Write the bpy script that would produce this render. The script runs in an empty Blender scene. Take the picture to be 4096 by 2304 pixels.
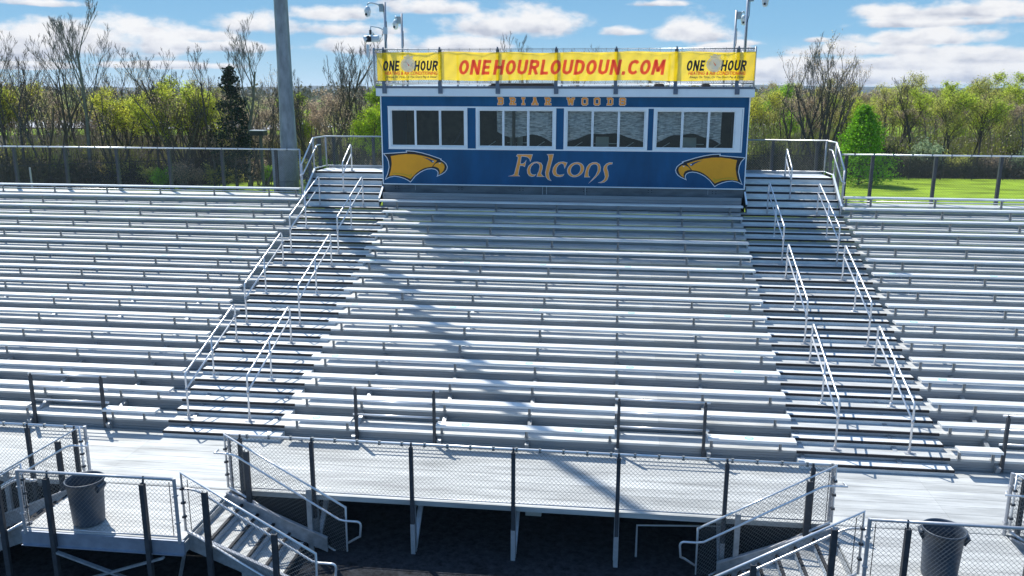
import bpy, bmesh, math, random
from mathutils import Vector, Matrix
from mathutils.geometry import tessellate_polygon
random.seed(7)
S = bpy.context.scene
COL = S.collection
PI = math.pi
# ---------------------------------------------------------------- camera
cam = bpy.data.objects.new('camera', bpy.data.cameras.new('camera')); COL.objects.link(cam)
CM = ((0.993300959, 0.115519112, 0.002922357), (-0.111873858, 0.967674945, -0.226029736), (-0.028938646, 0.224188618, 0.974116016))
CP = Vector((6.1791, -13.551, 7.1414))
m = Matrix.Identity(4)
for i in range(3):
    m[i][0] = CM[0][i]; m[i][1] = CM[2][i]; m[i][2] = -CM[1][i]; m[i][3] = CP[i]
cam.matrix_world = m
cam.data.lens = 29.468; cam.data.sensor_width = 36; cam.data.clip_start = .1; cam.data.clip_end = 9000
S.camera = cam
S.render.resolution_x = 1024; S.render.resolution_y = 576
S.view_settings.view_transform = 'Standard'; S.view_settings.look = 'None'
S.view_settings.exposure = .90; S.view_settings.gamma = 1
# ---------------------------------------------------------------- sun and sky
AZ, EL = math.radians(-50), math.radians(54)      # direction the shadows run, height of the sun
sd = Vector((-math.cos(AZ)*math.cos(EL), -math.sin(AZ)*math.cos(EL), math.sin(EL)))
sun = bpy.data.objects.new('sun', bpy.data.lights.new('sun', 'SUN')); COL.objects.link(sun)
sun.data.energy = 3.2; sun.data.angle = math.radians(.5); sun.data.color = (1, .975, .90)
sun.rotation_euler = sd.to_track_quat('Z', 'Y').to_euler(); sun.location = (0, 0, 40)
wd = bpy.data.worlds.new('World'); S.world = wd; wd.use_nodes = True
N = wd.node_tree.nodes; LK = wd.node_tree.links; N.clear()
def nd(t, **k):
    n = N.new(t)
    for a, b in k.items():
        if a.startswith('i') and a[1:].isdigit(): n.inputs[int(a[1:])].default_value = b
        else: setattr(n, a, b)
    return n
def mth(op, a, b=None, clamp=False):
    n = nd('ShaderNodeMath', operation=op, use_clamp=clamp)
    for i, v in enumerate((a, b)):
        if v is None: continue
        if isinstance(v, (int, float)): n.inputs[i].default_value = v
        else: LK.new(v, n.inputs[i])
    return n.outputs[0]
sky = nd('ShaderNodeTexSky', sky_type='NISHITA', sun_disc=False, sun_elevation=EL, sun_rotation=math.atan2(sd.x, sd.y), altitude=100, air_density=1.0, dust_density=.6, ozone_density=2.0)
tc = nd('ShaderNodeTexCoord'); sep = nd('ShaderNodeSeparateXYZ'); LK.new(tc.outputs['Generated'], sep.inputs[0])
az = mth('ARCTAN2', sep.outputs[0], sep.outputs[1]); el = mth('ARCSINE', sep.outputs[2])
cmb = nd('ShaderNodeCombineXYZ'); LK.new(az, cmb.inputs[0]); LK.new(el, cmb.inputs[1])
mp = nd('ShaderNodeMapping'); mp.inputs['Scale'].default_value = (1, 1.9, 1); LK.new(cmb.outputs[0], mp.inputs[0])
n1 = nd('ShaderNodeTexNoise'); n1.inputs['Scale'].default_value = 17; n1.inputs['Detail'].default_value = 7; n1.inputs['Roughness'].default_value = .56; LK.new(mp.outputs[0], n1.inputs[0])
n2 = nd('ShaderNodeTexNoise'); n2.inputs['Scale'].default_value = 42; n2.inputs['Detail'].default_value = 5; LK.new(mp.outputs[0], n2.inputs[0])
CL = [(-0.5716,0.0606,0.1115,0.0237),(-0.6294,0.0512,0.0522,0.0190),(-0.5006,0.0509,0.0522,0.0119),(-0.4018,0.0752,0.0522,0.0142),(-0.4601,0.0616,0.0427,0.0095),(-0.3036,0.0713,0.0569,0.0104),(-0.3159,0.0876,0.0522,0.0114),(-0.2689,0.0543,0.0712,0.0114),(-0.1878,0.0568,0.0617,0.0114),(-0.1151,0.0804,0.0901,0.0199),(-0.2007,0.0957,0.0569,0.0104),(0.0888,0.0701,0.0498,0.0171),(0.0093,0.0698,0.0332,0.0066),(0.0459,0.0991,0.0285,0.0043),(0.3389,0.0849,0.0996,0.0114),(0.3143,0.0735,0.0806,0.0066),(0.3269,0.0595,0.0901,0.0104),(0.2708,0.0489,0.0759,0.0095),(0.3724,0.0414,0.0901,0.0114),(0.2994,0.0331,0.1091,0.0095),(0.1832,0.0291,0.0569,0.0123),(0.3637,0.0234,0.1139,0.0104),(0.2616,0.0194,0.1139,0.0085),(0.1477,0.0556,0.0237,0.0043),(0.2222,0.0577,0.0142,0.0033),(-0.4365,0.0506,0.0569,0.0066),(0.1223,0.0518,0.0427,0.0066),(-0.1652,0.0432,0.0569,0.0038),(-0.6287,0.0267,0.0427,0.0038),(-0.4946,0.0290,0.0664,0.0038),(-0.6081,0.0870,0.0427,0.0047),
]
fmax = None; wsum = None; rsum = None
for a, e, w, h in CL:
    x = mth('DIVIDE', mth('SUBTRACT', az, a), w*1.12); y = mth('DIVIDE', mth('SUBTRACT', el, e - h*.35), h*1.35)
    yy = mth('MAXIMUM', y, mth('MULTIPLY', y, -2.0))
    r = mth('SQRT', mth('ADD', mth('MULTIPLY', x, x), mth('MULTIPLY', yy, yy)))
    f = mth('SUBTRACT', 1.0, r)
    g = mth('MAXIMUM', f, 0.0); gy = mth('MULTIPLY', g, y)
    fmax = f if fmax is None else mth('MAXIMUM', fmax, f)
    wsum = g if wsum is None else mth('ADD', wsum, g)
    rsum = gy if rsum is None else mth('ADD', rsum, gy)
fm = mth('MAXIMUM', fmax, -1.2)
dens = mth('ADD', fm, mth('MULTIPLY', mth('SUBTRACT', n1.outputs[0], .5), 2.6))
lowb = nd('ShaderNodeMapRange'); LK.new(el, lowb.inputs[0]); lowb.inputs[1].default_value = .055; lowb.inputs[2].default_value = .012; lowb.inputs[3].default_value = 0; lowb.inputs[4].default_value = .62
dens = mth('ADD', dens, lowb.outputs[0])
mask = nd('ShaderNodeMapRange', interpolation_type='SMOOTHSTEP'); LK.new(dens, mask.inputs[0]); mask.inputs[1].default_value = -.06; mask.inputs[2].default_value = .55
rel = mth('DIVIDE', rsum, mth('ADD', wsum, .05))
sh = mth('ADD', rel, mth('MULTIPLY', mth('SUBTRACT', n2.outputs[0], .5), 1.9))
shr = nd('ShaderNodeValToRGB'); LK.new(mth('ADD', mth('MULTIPLY', sh, .5), .5, True), shr.inputs[0])
e = shr.color_ramp.elements; e[0].position = .28; e[0].color = (4.8*.56, 4.8*.60, 4.8*.70, 1); e[1].position = .68; e[1].color = (4.8*1.0, 4.8*1.0, 4.8*1.01, 1)
x = e.new(.46); x.color = (4.8*.80, 4.8*.82, 4.8*.88, 1)
tint = nd('ShaderNodeMix', data_type='RGBA', blend_type='MULTIPLY'); tint.inputs[0].default_value = 1
LK.new(sky.outputs[0], tint.inputs[6]); tint.inputs[7].default_value = (.76, 1.0, 1.12, 1)
hr = nd('ShaderNodeValToRGB'); LK.new(mth('MULTIPLY', el, 5.0, True), hr.inputs[0]); E_ = hr.color_ramp.elements
for p_, c_ in ((0, (.52, .75, .88)), (1, (.13, .37, .71))):
    E_[p_].color = (*[v*5.0 for v in c_], 1)
x = E_.new(.32); x.color = (*[v*5.0 for v in (.27, .56, .83)], 1)
hm = nd('ShaderNodeMapRange', interpolation_type='SMOOTHSTEP'); LK.new(el, hm.inputs[0]); hm.inputs[1].default_value = .18; hm.inputs[2].default_value = .45
sm = nd('ShaderNodeMix', data_type='RGBA'); LK.new(hm.outputs[0], sm.inputs[0]); LK.new(hr.outputs[0], sm.inputs[6]); LK.new(tint.outputs[2], sm.inputs[7])
mx = nd('ShaderNodeMix', data_type='RGBA'); LK.new(mask.outputs[0], mx.inputs[0]); LK.new(sm.outputs[2], mx.inputs[6]); LK.new(shr.outputs[0], mx.inputs[7])
bg = nd('ShaderNodeBackground'); bg.inputs[1].default_value = .105; LK.new(mx.outputs[2], bg.inputs[0])
LK.new(bg.outputs[0], nd('ShaderNodeOutputWorld').inputs[0])
# ---------------------------------------------------------------- materials
MT = {}
def mat(name, col, rough=.6, metal=0., var=0., vs=3., bump=0., bs=40., spec=.5, vcol=None, scale=(1, 1, 1), trans=0., island=0., dirt=None):
    if name in MT: return MT[name]
    M = bpy.data.materials.new(name); M.use_nodes = True; t = M.node_tree; n = t.nodes; l = t.links
    b = n['Principled BSDF']; b.inputs['Base Color'].default_value = (*col, 1); b.inputs['Roughness'].default_value = rough
    b.inputs['Metallic'].default_value = metal; b.inputs['Specular IOR Level'].default_value = spec
    c = None
    co = n.new('ShaderNodeTexCoord'); mpn = n.new('ShaderNodeMapping'); mpn.inputs['Scale'].default_value = scale; l.new(co.outputs['Object'], mpn.inputs[0])
    if var:
        no = n.new('ShaderNodeTexNoise'); no.inputs['Scale'].default_value = vs; no.inputs['Detail'].default_value = 6; no.inputs['Roughness'].default_value = .62; l.new(mpn.outputs[0], no.inputs[0])
        cr = n.new('ShaderNodeValToRGB'); l.new(no.outputs[0], cr.inputs[0]); E = cr.color_ramp.elements
        E[0].position = .3; E[1].position = .7
        lo = vcol or tuple(v*(1-var) for v in col); hi = tuple(min(1, v*(1+var*.5)) for v in col)
        E[0].color = (*lo, 1); E[1].color = (*hi, 1); c = cr.outputs[0]
    if island:
        ge = n.new('ShaderNodeNewGeometry'); hs = n.new('ShaderNodeHueSaturation')
        r1 = n.new('ShaderNodeMapRange'); l.new(ge.outputs['Random Per Island'], r1.inputs[0]); r1.inputs[3].default_value = 1-island; r1.inputs[4].default_value = 1+island
        oi = n.new('ShaderNodeObjectInfo'); r2 = n.new('ShaderNodeMapRange'); l.new(oi.outputs['Random'], r2.inputs[0]); r2.inputs[3].default_value = .475; r2.inputs[4].default_value = .52
        l.new(r1.outputs[0], hs.inputs['Value']); l.new(r2.outputs[0], hs.inputs['Hue'])
        if c: l.new(c, hs.inputs['Color'])
        else: hs.inputs['Color'].default_value = (*col, 1)
        c = hs.outputs[0]
    if c: l.new(c, b.inputs['Base Color'])
    if bump:
        nb = n.new('ShaderNodeTexNoise'); nb.inputs['Scale'].default_value = bs; nb.inputs['Detail'].default_value = 5; l.new(mpn.outputs[0], nb.inputs[0])
        bp = n.new('ShaderNodeBump'); bp.inputs['Strength'].default_value = bump; bp.inputs['Distance'].default_value = .02; l.new(nb.outputs[0], bp.inputs['Height']); l.new(bp.outputs[0], b.inputs['Normal'])
    if trans:
        tr = n.new('ShaderNodeBsdfTranslucent'); ms = n.new('ShaderNodeMixShader'); ms.inputs[0].default_value = trans
        if c: l.new(c, tr.inputs[0])
        else: tr.inputs[0].default_value = (*col, 1)
        l.new(b.outputs[0], ms.inputs[1]); l.new(tr.outputs[0], ms.inputs[2]); l.new(ms.outputs[0], n['Material Output'].inputs[0])
    MT[name] = M; return M
# brushed / mill-finish aluminium, streaked along the planks
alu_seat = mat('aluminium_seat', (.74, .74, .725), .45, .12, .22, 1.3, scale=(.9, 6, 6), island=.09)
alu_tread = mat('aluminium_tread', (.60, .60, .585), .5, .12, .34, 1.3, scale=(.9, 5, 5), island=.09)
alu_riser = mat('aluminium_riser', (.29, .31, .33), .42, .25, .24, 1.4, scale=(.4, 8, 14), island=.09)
alu_deck = mat('aluminium_deck', (.49, .49, .475), .6, .05, .4, 1.2, spec=.3, scale=(.6, 5, 5), island=.09)
alu_white = mat('aluminium_step', (.74, .75, .75), .5, .1, .2, 3, scale=(1, 3, 3), island=.09)
pipe_alu = mat('pipe_aluminium', (.74, .74, .75), .3, .45, .06, 4)
galv = mat('galvanised_steel', (.42, .44, .46), .5, .45, .3, 9)
galv_lt = mat('galvanised_pipe', (.52, .52, .54), .42, .4, .18, 9)
steel_dk = mat('post_steel', (.065, .07, .08), .6, .3, .3, 8)  # back-fence posts are galvanised; their shade is put into this dark colour
bracket_m = mat('bracket_steel', (.30, .31, .32), .55, .4, .2, 9)
wire_m = mat('chain_link_wire', (.20, .21, .21), .55, .2)
wire_far = mat('darkened_chain_link', (.13, .14, .14), .6, .2)  # darker copy of the wire colour, so the back-fence mesh reads less hazy
wire_bk = mat('black_chain_link', (.02, .022, .024), .6)
nose_m = mat('black_nosing', (.014, .013, .016), .75)
blue_m = mat('blue_panel', (.003, .088, .21), .5, 0, .3, 1.6, spec=.35, scale=(1, 1, .35))
white_m = mat('white_vinyl', (.84, .87, .88), .5, 0, .05, 3)
fascia_m = mat('fascia', (.82, .87, .90), .55, 0, .06, 2)
trim_dk = mat('dark_edge_trim', (.13, .16, .21), .5, .2, .2, 5)
beam_m = mat('weathered_beam', (.17, .18, .19), .7, .2, .45, 2.5, scale=(.5, 1, 2), bump=.2)
black_m = mat('black_paint', (.015, .015, .02), .6)
orange_m = mat('orange_paint', (1, .39, .008), .6, 0, .08, 3)
oran2_m = mat('orange_lettering', (1, .37, .06), .6)
yell2_m = mat('mustard_paint', (.75, .38, .01), .6)
navy_m = mat('navy_paint', (.02, .06, .14), .5)
paint_w = mat('white_paint', (.8, .82, .84), .6)
inner_m = mat('dark_interior', (.045, .042, .033), .8, 0, .9, 1.8)
asph_m = mat('asphalt', (.034, .036, .042), .95, 0, .75, 9, bump=.5, bs=60, spec=.2)
conc_m = mat('concrete_base', (.24, .27, .29), .85, 0, .25, 5, bump=.2)
pole_m = mat('galvanised_pole', (.25, .28, .295), .65, .2, .4, 5, scale=(1, 1, .35))
can_m = mat('grey_plastic', (.062, .078, .105), .5, 0, .35, 6)
camw_m = mat('camera_housing', (.55, .62, .66), .4)
foilA = None
def foil():
    M = bpy.data.materials.new('crinkled_foil'); M.use_nodes = True; n = M.node_tree.nodes; l = M.node_tree.links; b = n['Principled BSDF']
    b.inputs['Metallic'].default_value = .25; b.inputs['Roughness'].default_value = .34
    co = n.new('ShaderNodeTexCoord'); mpn = n.new('ShaderNodeMapping'); mpn.inputs['Scale'].default_value = (1.6, 1, 15); l.new(co.outputs['Object'], mpn.inputs[0])
    no = n.new('ShaderNodeTexNoise'); no.inputs['Scale'].default_value = 3.2; no.inputs['Detail'].default_value = 6; no.inputs['Distortion'].default_value = .8; l.new(mpn.outputs[0], no.inputs[0])
    cr = n.new('ShaderNodeValToRGB'); l.new(no.outputs[0], cr.inputs[0]); cr.color_ramp.elements[0].position = .40; cr.color_ramp.elements[0].color = (.36, .39, .40, 1); cr.color_ramp.elements[1].position = .56; cr.color_ramp.elements[1].color = (.95, .97, .96, 1); l.new(cr.outputs[0], b.inputs['Base Color'])  # dark and bright bands in the colour stand in for the foil's reflections
    bp = n.new('ShaderNodeBump'); bp.inputs['Strength'].default_value = 1; bp.inputs['Distance'].default_value = .06; l.new(no.outputs[0], bp.inputs['Height']); l.new(bp.outputs[0], b.inputs['Normal'])
    return M
foil_m = foil()
def glassm():
    M = bpy.data.materials.new('window_glass'); M.use_nodes = True; n = M.node_tree.nodes; l = M.node_tree.links; n.remove(n['Principled BSDF'])
    g = n.new('ShaderNodeBsdfGlossy'); g.inputs['Roughness'].default_value = .02; g.inputs['Color'].default_value = (.9, .95, 1, 1)
    t = n.new('ShaderNodeBsdfTransparent'); t.inputs[0].default_value = (.95, .98, .97, 1); fr = n.new('ShaderNodeFresnel'); fr.inputs[0].default_value = 1.45
    ms = n.new('ShaderNodeMixShader'); l.new(fr.outputs[0], ms.inputs[0]); l.new(t.outputs[0], ms.inputs[1]); l.new(g.outputs[0], ms.inputs[2]); l.new(ms.outputs[0], n['Material Output'].inputs[0])
    return M
glass_m = glassm()
def fabric(name, col, tr=.62, op=.0):
    M = bpy.data.materials.new(name); M.use_nodes = True; n = M.node_tree.nodes; l = M.node_tree.links
    b = n['Principled BSDF']; b.inputs['Base Color'].default_value = (*col, 1); b.inputs['Roughness'].default_value = .6
    t = n.new('ShaderNodeBsdfTranslucent'); t.inputs[0].default_value = (*[min(1, c*1.25) for c in col], 1); ms = n.new('ShaderNodeMixShader'); ms.inputs[0].default_value = tr
    l.new(b.outputs[0], ms.inputs[1]); l.new(t.outputs[0], ms.inputs[2]); last = ms.outputs[0]
    if op:
        tp = n.new('ShaderNodeBsdfTransparent'); m2 = n.new('ShaderNodeMixShader'); m2.inputs[0].default_value = op
        l.new(last, m2.inputs[1]); l.new(tp.outputs[0], m2.inputs[2]); last = m2.outputs[0]
    l.new(last, n['Material Output'].inputs[0]); return M
ban_y = fabric('banner_yellow', (.86, .55, .006), .72, .14)
ban_r = fabric('banner_red', (.90, .12, .07), .5, .0)
ban_o = fabric('banner_orange', (.80, .13, .03), .35, .0)
ban_k = fabric('banner_black', (.03, .03, .03), .2, .0)
ban_w = fabric('banner_pale', (.85, .87, .88), .5, .0)
ban_g = fabric('banner_grey', (.62, .64, .68), .5, .0)
# ---------------------------------------------------------------- helpers
ORG = {}
class MB:
    def __init__(s): s.v = []; s.f = []
    def box(s, x0, x1, y0, y1, z0, z1):
        b = len(s.v)
        s.v += [(x0, y0, z0), (x1, y0, z0), (x1, y1, z0), (x0, y1, z0), (x0, y0, z1), (x1, y0, z1), (x1, y1, z1), (x0, y1, z1)]
        s.f += [tuple(b+i for i in q) for q in ((3, 2, 1, 0), (4, 5, 6, 7), (0, 1, 5, 4), (1, 2, 6, 5), (2, 3, 7, 6), (3, 0, 4, 7))]; return s
    def poly(s, pts):
        b = len(s.v); s.v += [tuple(p) for p in pts]; s.f.append(tuple(range(b, b+len(pts)))); return s
    def tube(s, path, r, n=8, r2=None, cap=True):
        P = [Vector(p) for p in path]; k = len(P); b0 = len(s.v)
        t0 = (P[1]-P[0]).normalized(); up = Vector((0, 0, 1)) if abs(t0.z) < .9 else Vector((1, 0, 0)); u = t0.cross(up).normalized()
        for i in range(k):
            t = ((P[i]-P[i-1]).normalized() if i else t0) + ((P[i+1]-P[i]).normalized() if i < k-1 else (P[i]-P[i-1]).normalized())
            t = t.normalized(); u = (u - t*u.dot(t)).normalized(); w = t.cross(u)
            rr = r if r2 is None else r + (r2-r)*i/(k-1)
            for j in range(n):
                a = 2*PI*j/n; q = P[i] + (u*math.cos(a)+w*math.sin(a))*rr; s.v.append(tuple(q))
        for i in range(k-1):
            for j in range(n):
                a = b0+i*n+j; c = b0+i*n+(j+1) % n; s.f.append((a, c, c+n, a+n))
        if cap: s.f.append(tuple(b0+j for j in range(n))[::-1]); s.f.append(tuple(b0+(k-1)*n+j for j in range(n)))
        return s
    def beam(s, a, b, w, h):            # rectangular bar from a to b
        a = Vector(a); b = Vector(b); t = (b-a).normalized(); up = Vector((0, 0, 1)) if abs(t.z) < .95 else Vector((0, 1, 0))
        u = t.cross(up).normalized()*w/2; v = t.cross(u).normalized()*h/2; o = len(s.v)
        for p in (a, b):
            for q in (-u-v, u-v, u+v, -u+v): s.v.append(tuple(p+q))
        s.f += [tuple(o+i for i in q) for q in ((0, 1, 2, 3), (7, 6, 5, 4), (0, 4, 5, 1), (1, 5, 6, 2), (2, 6, 7, 3), (3, 7, 4, 0))]; return s
    def lathe(s, prof, c, n=28):
        b = len(s.v)
        for r, z in prof:
            for j in range(n): a = 2*PI*j/n; s.v.append((c[0]+r*math.cos(a), c[1]+r*math.sin(a), c[2]+z))
        for i in range(len(prof)-1):
            for j in range(n): k = (j+1) % n; s.f.append((b+i*n+j, b+i*n+k, b+(i+1)*n+k, b+(i+1)*n+j))
        return s
    def plate(s, outer, y, holes=(), th=.002):   # flat figure on the plane y facing -y, outline in (x, z)
        loops = [[Vector((a, b, 0)) for a, b in outer]] + [[Vector((a, b, 0)) for a, b in h] for h in holes]
        tri = tessellate_polygon(loops); al = [p for L in loops for p in L]; b = len(s.v)
        s.v += [(p.x, y, p.y) for p in al]
        for t in tri:
            p = [al[i] for i in t]; ar = (p[1].x-p[0].x)*(p[2].y-p[0].y)-(p[2].x-p[0].x)*(p[1].y-p[0].y)
            s.f.append(tuple(b+i for i in (t if ar > 0 else t[::-1])))
        return s
    def build(s, name, mt, parent=None, smooth=False, org=None):
        me = bpy.data.meshes.new(name); o = Vector(ORG[parent.name]) if parent else Vector(org or (0, 0, 0))
        me.from_pydata([(v[0]-o.x, v[1]-o.y, v[2]-o.z) for v in s.v], [], s.f)
        for m_ in (mt if isinstance(mt, (list, tuple)) else [mt]): me.materials.append(m_)
        if smooth: me.polygons.foreach_set('use_smooth', [True]*len(me.polygons))
        me.update(); ob = bpy.data.objects.new(name, me); COL.objects.link(ob)
        if parent: ob.parent = parent
        else: ob.location = o
        ORG[ob.name] = tuple(o); return ob
def tag(o, label=None, cat=None, group=None, kind=None):
    for k, v in (('label', label), ('category', cat), ('group', group), ('kind', kind)):
        if v: o[k] = v
    return o
def thing(name, loc, label, cat, group=None):
    o = bpy.data.objects.new(name, None); COL.objects.link(o); o.location = loc; o.empty_display_size = .2
    ORG[o.name] = tuple(loc); return tag(o, label, cat, group)
def link(mb, a, b, h0, h1, pitch=.076, r=.0025, up0=None):
    """chain-link fabric: a, b bottom corners, h0/h1 heights at each end"""
    a = Vector(a); b = Vector(b); L = (b-a).length; H = h0; k = int(L/pitch)+1
    def P(u, v): return a + (b-a)*(u/L) + Vector((0, 0, v*(h0+(h1-h0)*u/L)/H))
    nrm = (b-a).cross(Vector((0, 0, 1))).normalized()
    j = -int(H/pitch)-1
    while j*pitch < L:
        for sgn in (1, -1):
            u0 = j*pitch
            # line u = u0 + v (sgn 1) or u = u0 + H - v
            va, vb = 0., H
            if u0 < 0: va = -u0
            if u0+H > L: vb = L-u0
            if vb-va < .01: continue
            ua, ub = u0+va, u0+vb
            if sgn == -1: va, vb = H-va, H-vb
            p, q = P(ua, va), P(ub, vb); t = (q-p).normalized(); w = t.cross(nrm).normalized()
            o = len(mb.v)
            for c in (p, q):
                for d in (w*r, nrm*r*sgn, -w*r): mb.v.append(tuple(c+d+nrm*r*.4*sgn))
            mb.f += [(o, o+3, o+4, o+1), (o+1, o+4, o+5, o+2), (o+2, o+5, o+3, o)]
        j += 1
    return mb
def ordn(i):
    W_ = ['', 'first', 'second', 'third', 'fourth', 'fifth', 'sixth', 'seventh', 'eighth', 'ninth', 'tenth', 'eleventh', 'twelfth', 'thirteenth', 'fourteenth', 'fifteenth', 'sixteenth', 'seventeenth', 'eighteenth', 'nineteenth', 'twentieth']
    if i < len(W_): return W_[i]
    return str(i)+('th' if 10 < i % 100 < 14 else {1: 'st', 2: 'nd', 3: 'rd'}.get(i % 10, 'th'))
def imx(x, y, z=0):
    d = Vector((x, y, z))-CP; return 2048+3352.75*sum(CM[0][i]*d[i] for i in range(3))/sum(CM[1][i]*d[i] for i in range(3))
def cuts(x0, x1, js=(-15.0, -9.46, 1.86, 7.34, 19.0)):
    c = [x0]+[j for j in js if x0+.3 < j < x1-.3]+[x1]; return [(a+(.0015 if i else 0), b-(.0015 if i < len(c)-2 else 0)) for i, (a, b) in enumerate(zip(c[:-1], c[1:]))]
D, R, W = .6388, .2476, 2.466
YK = lambda k: W+(k-1)*D
XL, XR = -20.5, 24.5          # ends of the stand
GZ = -1.05

# ================================================================ setting
g = MB(); g.box(-4000, 4000, -60, 6000, GZ-.5, GZ)
grass_m = mat('meadow_grass', (.25, .36, .028), .95, 0, .6, .7, spec=.1, bump=.6, bs=8, scale=(.4, 1, 1))
tag(g.build('ground', grass_m), kind='structure')
g = MB(); g.poly([(-60, -58, GZ+.004), (70, -58, GZ+.004), (70, 5.2, GZ+.004), (-60, 5.2, GZ+.004)])
tag(g.build('asphalt', asph_m), kind='structure')
g = MB(); g.poly([(-60, 5.2, GZ+.004), (70, 5.2, GZ+.004), (70, 13.2, GZ+.004), (-60, 13.2, GZ+.004)])
tag(g.build('bare_soil', mat('ground_shade_tone', (.055, .062, .035), .95, 0, .5, 1.5, spec=.1)), kind='structure')  # dark sheet added under the stand so gaps between rows read as shade
litter_m = mat('leaf_litter', (.06, .052, .03), .95, 0, .5, 1.2, spec=.1)
g = MB(); g.poly([(-170, 44.7, GZ+.004), (-42.1, 49.7, GZ+.004), (-35.0, 55.4, GZ+.004), (-31.3, 59.0, GZ+.004), (-26.3, 64.7, GZ+.004), (10, 72, GZ+.004), (30, 75.5, GZ+.004), (150, 75, GZ+.004), (300, 190, GZ+.004), (-60, 150, GZ+.004), (-300, 100, GZ+.004)])
tag(g.build('woodland_floor', litter_m), kind='structure')
road_m = mat('pale_pavement', (.50, .49, .50), .9, 0, .1, .2)
g = MB(); g.poly([(-190, 168, GZ+.3), (-60, 168, GZ+.3), (-60, 215, GZ+.3), (-190, 215, GZ+.3)])
tag(g.build('parking_lot', road_m), kind='structure')
hill_m = mat('wooded_hills', (.035, .055, .05), .95, 0, .4, .004, spec=.05)
g = MB(); hx = [(-5200+i*130) for i in range(81)]
def hz(x): return 25+3*math.sin(x*.0016+1)+1.6*math.sin(x*.0043)+1*math.sin(x*.013+2)+.8*math.sin(x*.04)
for i in range(len(hx)-1):
    x0, x1 = hx[i], hx[i+1]
    for (ya, sa), (yb, sb) in (((1900, 0), (2300, .8)), ((2300, .8), (2900, 1.25)), ((2900, 1.25), (3600, 0))):
        g.poly([(x0, ya, GZ+hz(x0)*sa), (x1, ya, GZ+hz(x1)*sa), (x1, yb, GZ+hz(x1)*sb), (x0, yb, GZ+hz(x0)*sb)])
tag(g.build('hills', hill_m, smooth=True), kind='structure')
# ================================================================ bleacher stand
LA, LB = -3.13, -.55      # left aisle, x
RA, RB = 10.02, 12.92     # right aisle
st = thing('bleacher_stand', (3, 2.4, GZ), 'long silver aluminium bleacher stand with walkway in front and two aisles', 'bleachers')
for k in range(1, 17):
    y = YK(k); z = k*R
    spans = [(XL, XR)] if k < 16 else [(XL, -3.36), (13.0, XR)]
    mb = MB(); mr = MB()
    for a, b in spans:
        for i in range(2):
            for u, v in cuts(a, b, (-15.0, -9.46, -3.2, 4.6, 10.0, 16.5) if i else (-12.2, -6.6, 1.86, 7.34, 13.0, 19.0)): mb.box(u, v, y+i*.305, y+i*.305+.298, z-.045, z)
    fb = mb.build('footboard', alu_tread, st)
    for a, b in spans:
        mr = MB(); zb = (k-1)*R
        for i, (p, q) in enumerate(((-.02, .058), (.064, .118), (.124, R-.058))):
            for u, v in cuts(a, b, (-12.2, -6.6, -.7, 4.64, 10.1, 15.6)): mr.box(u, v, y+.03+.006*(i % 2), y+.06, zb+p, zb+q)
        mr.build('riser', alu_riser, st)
    if k < 16:
        for a, b in ((LA-.0, LB+.02), (RA, RB)):
            MB().box(a, b, y-.012, y+.028, z-.044, z+.004).build('nosing', nose_m, fb)
            s_ = MB().box(a+.01, b-.01, y-.285, y+.02, z-R/2-.03, z-R/2).box(a+.01, b-.01, y-.279, y-.26, z-R+.002, z-R/2-.03).box(a+.01, a+.02, y-.26, y+.02, z-R+.002, z-R/2-.03).box(b-.02, b-.01, y-.26, y+.02, z-R+.002, z-R/2-.03).build('aisle_step', alu_white, st)
            MB().box(a+.01, b-.01, y-.297, y-.258, z-R/2-.044, z-R/2+.004).build('nosing', nose_m, s_)
dk = MB()
for i in range(8):
    for u, v in cuts(XL, XR, (-11+i % 2*3, -3.3, 3.9+i % 3*2.4, 12.2, 18.5)): dk.box(u, v, .03+i*.3045, .03+i*.3045+.297, -.045, 0)
dk.box(XL, XR, .0, .028, -.10, -.003)
dk.build('walkway_deck', alu_deck, st)
xs = [.9915+1.8288*i for i in range(-12, 14)]
for x in xs:
    if x < XL or x > XR: continue
    f_ = MB().beam((x, .1, -.14), (x, 2.4, -.14), .07, .14).beam((x, 2.4, R-.2), (x, 12.6, 16*R-.2), .08, .18)
    for y in (2.4, 5.6, 8.9, 12.4):
        zt = -.2 if y < 2.5 else (y-W)/D*R; f_.beam((x, y, GZ), (x, y, zt), .09, .09)
    f_.beam((x, 5.6, GZ+.1), (x, 8.9, 2.3), .05, .05).beam((x, 8.9, GZ+.1), (x, 12.4, 3.5), .05, .05)
    f_.build('support_frame', galv, st)
# legs under the front edge: slanting channel braces
for x in xs:
    if -.7 < x < 10.1 or x < -5.9 or x > 15.5:
        MB().box(x-.03, x+.04, .03, .09, GZ, -.05).beam((x, .08, GZ+.06), (x+.02, .85, -.1), .09, .05).build('leg', galv_lt, st)
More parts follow.
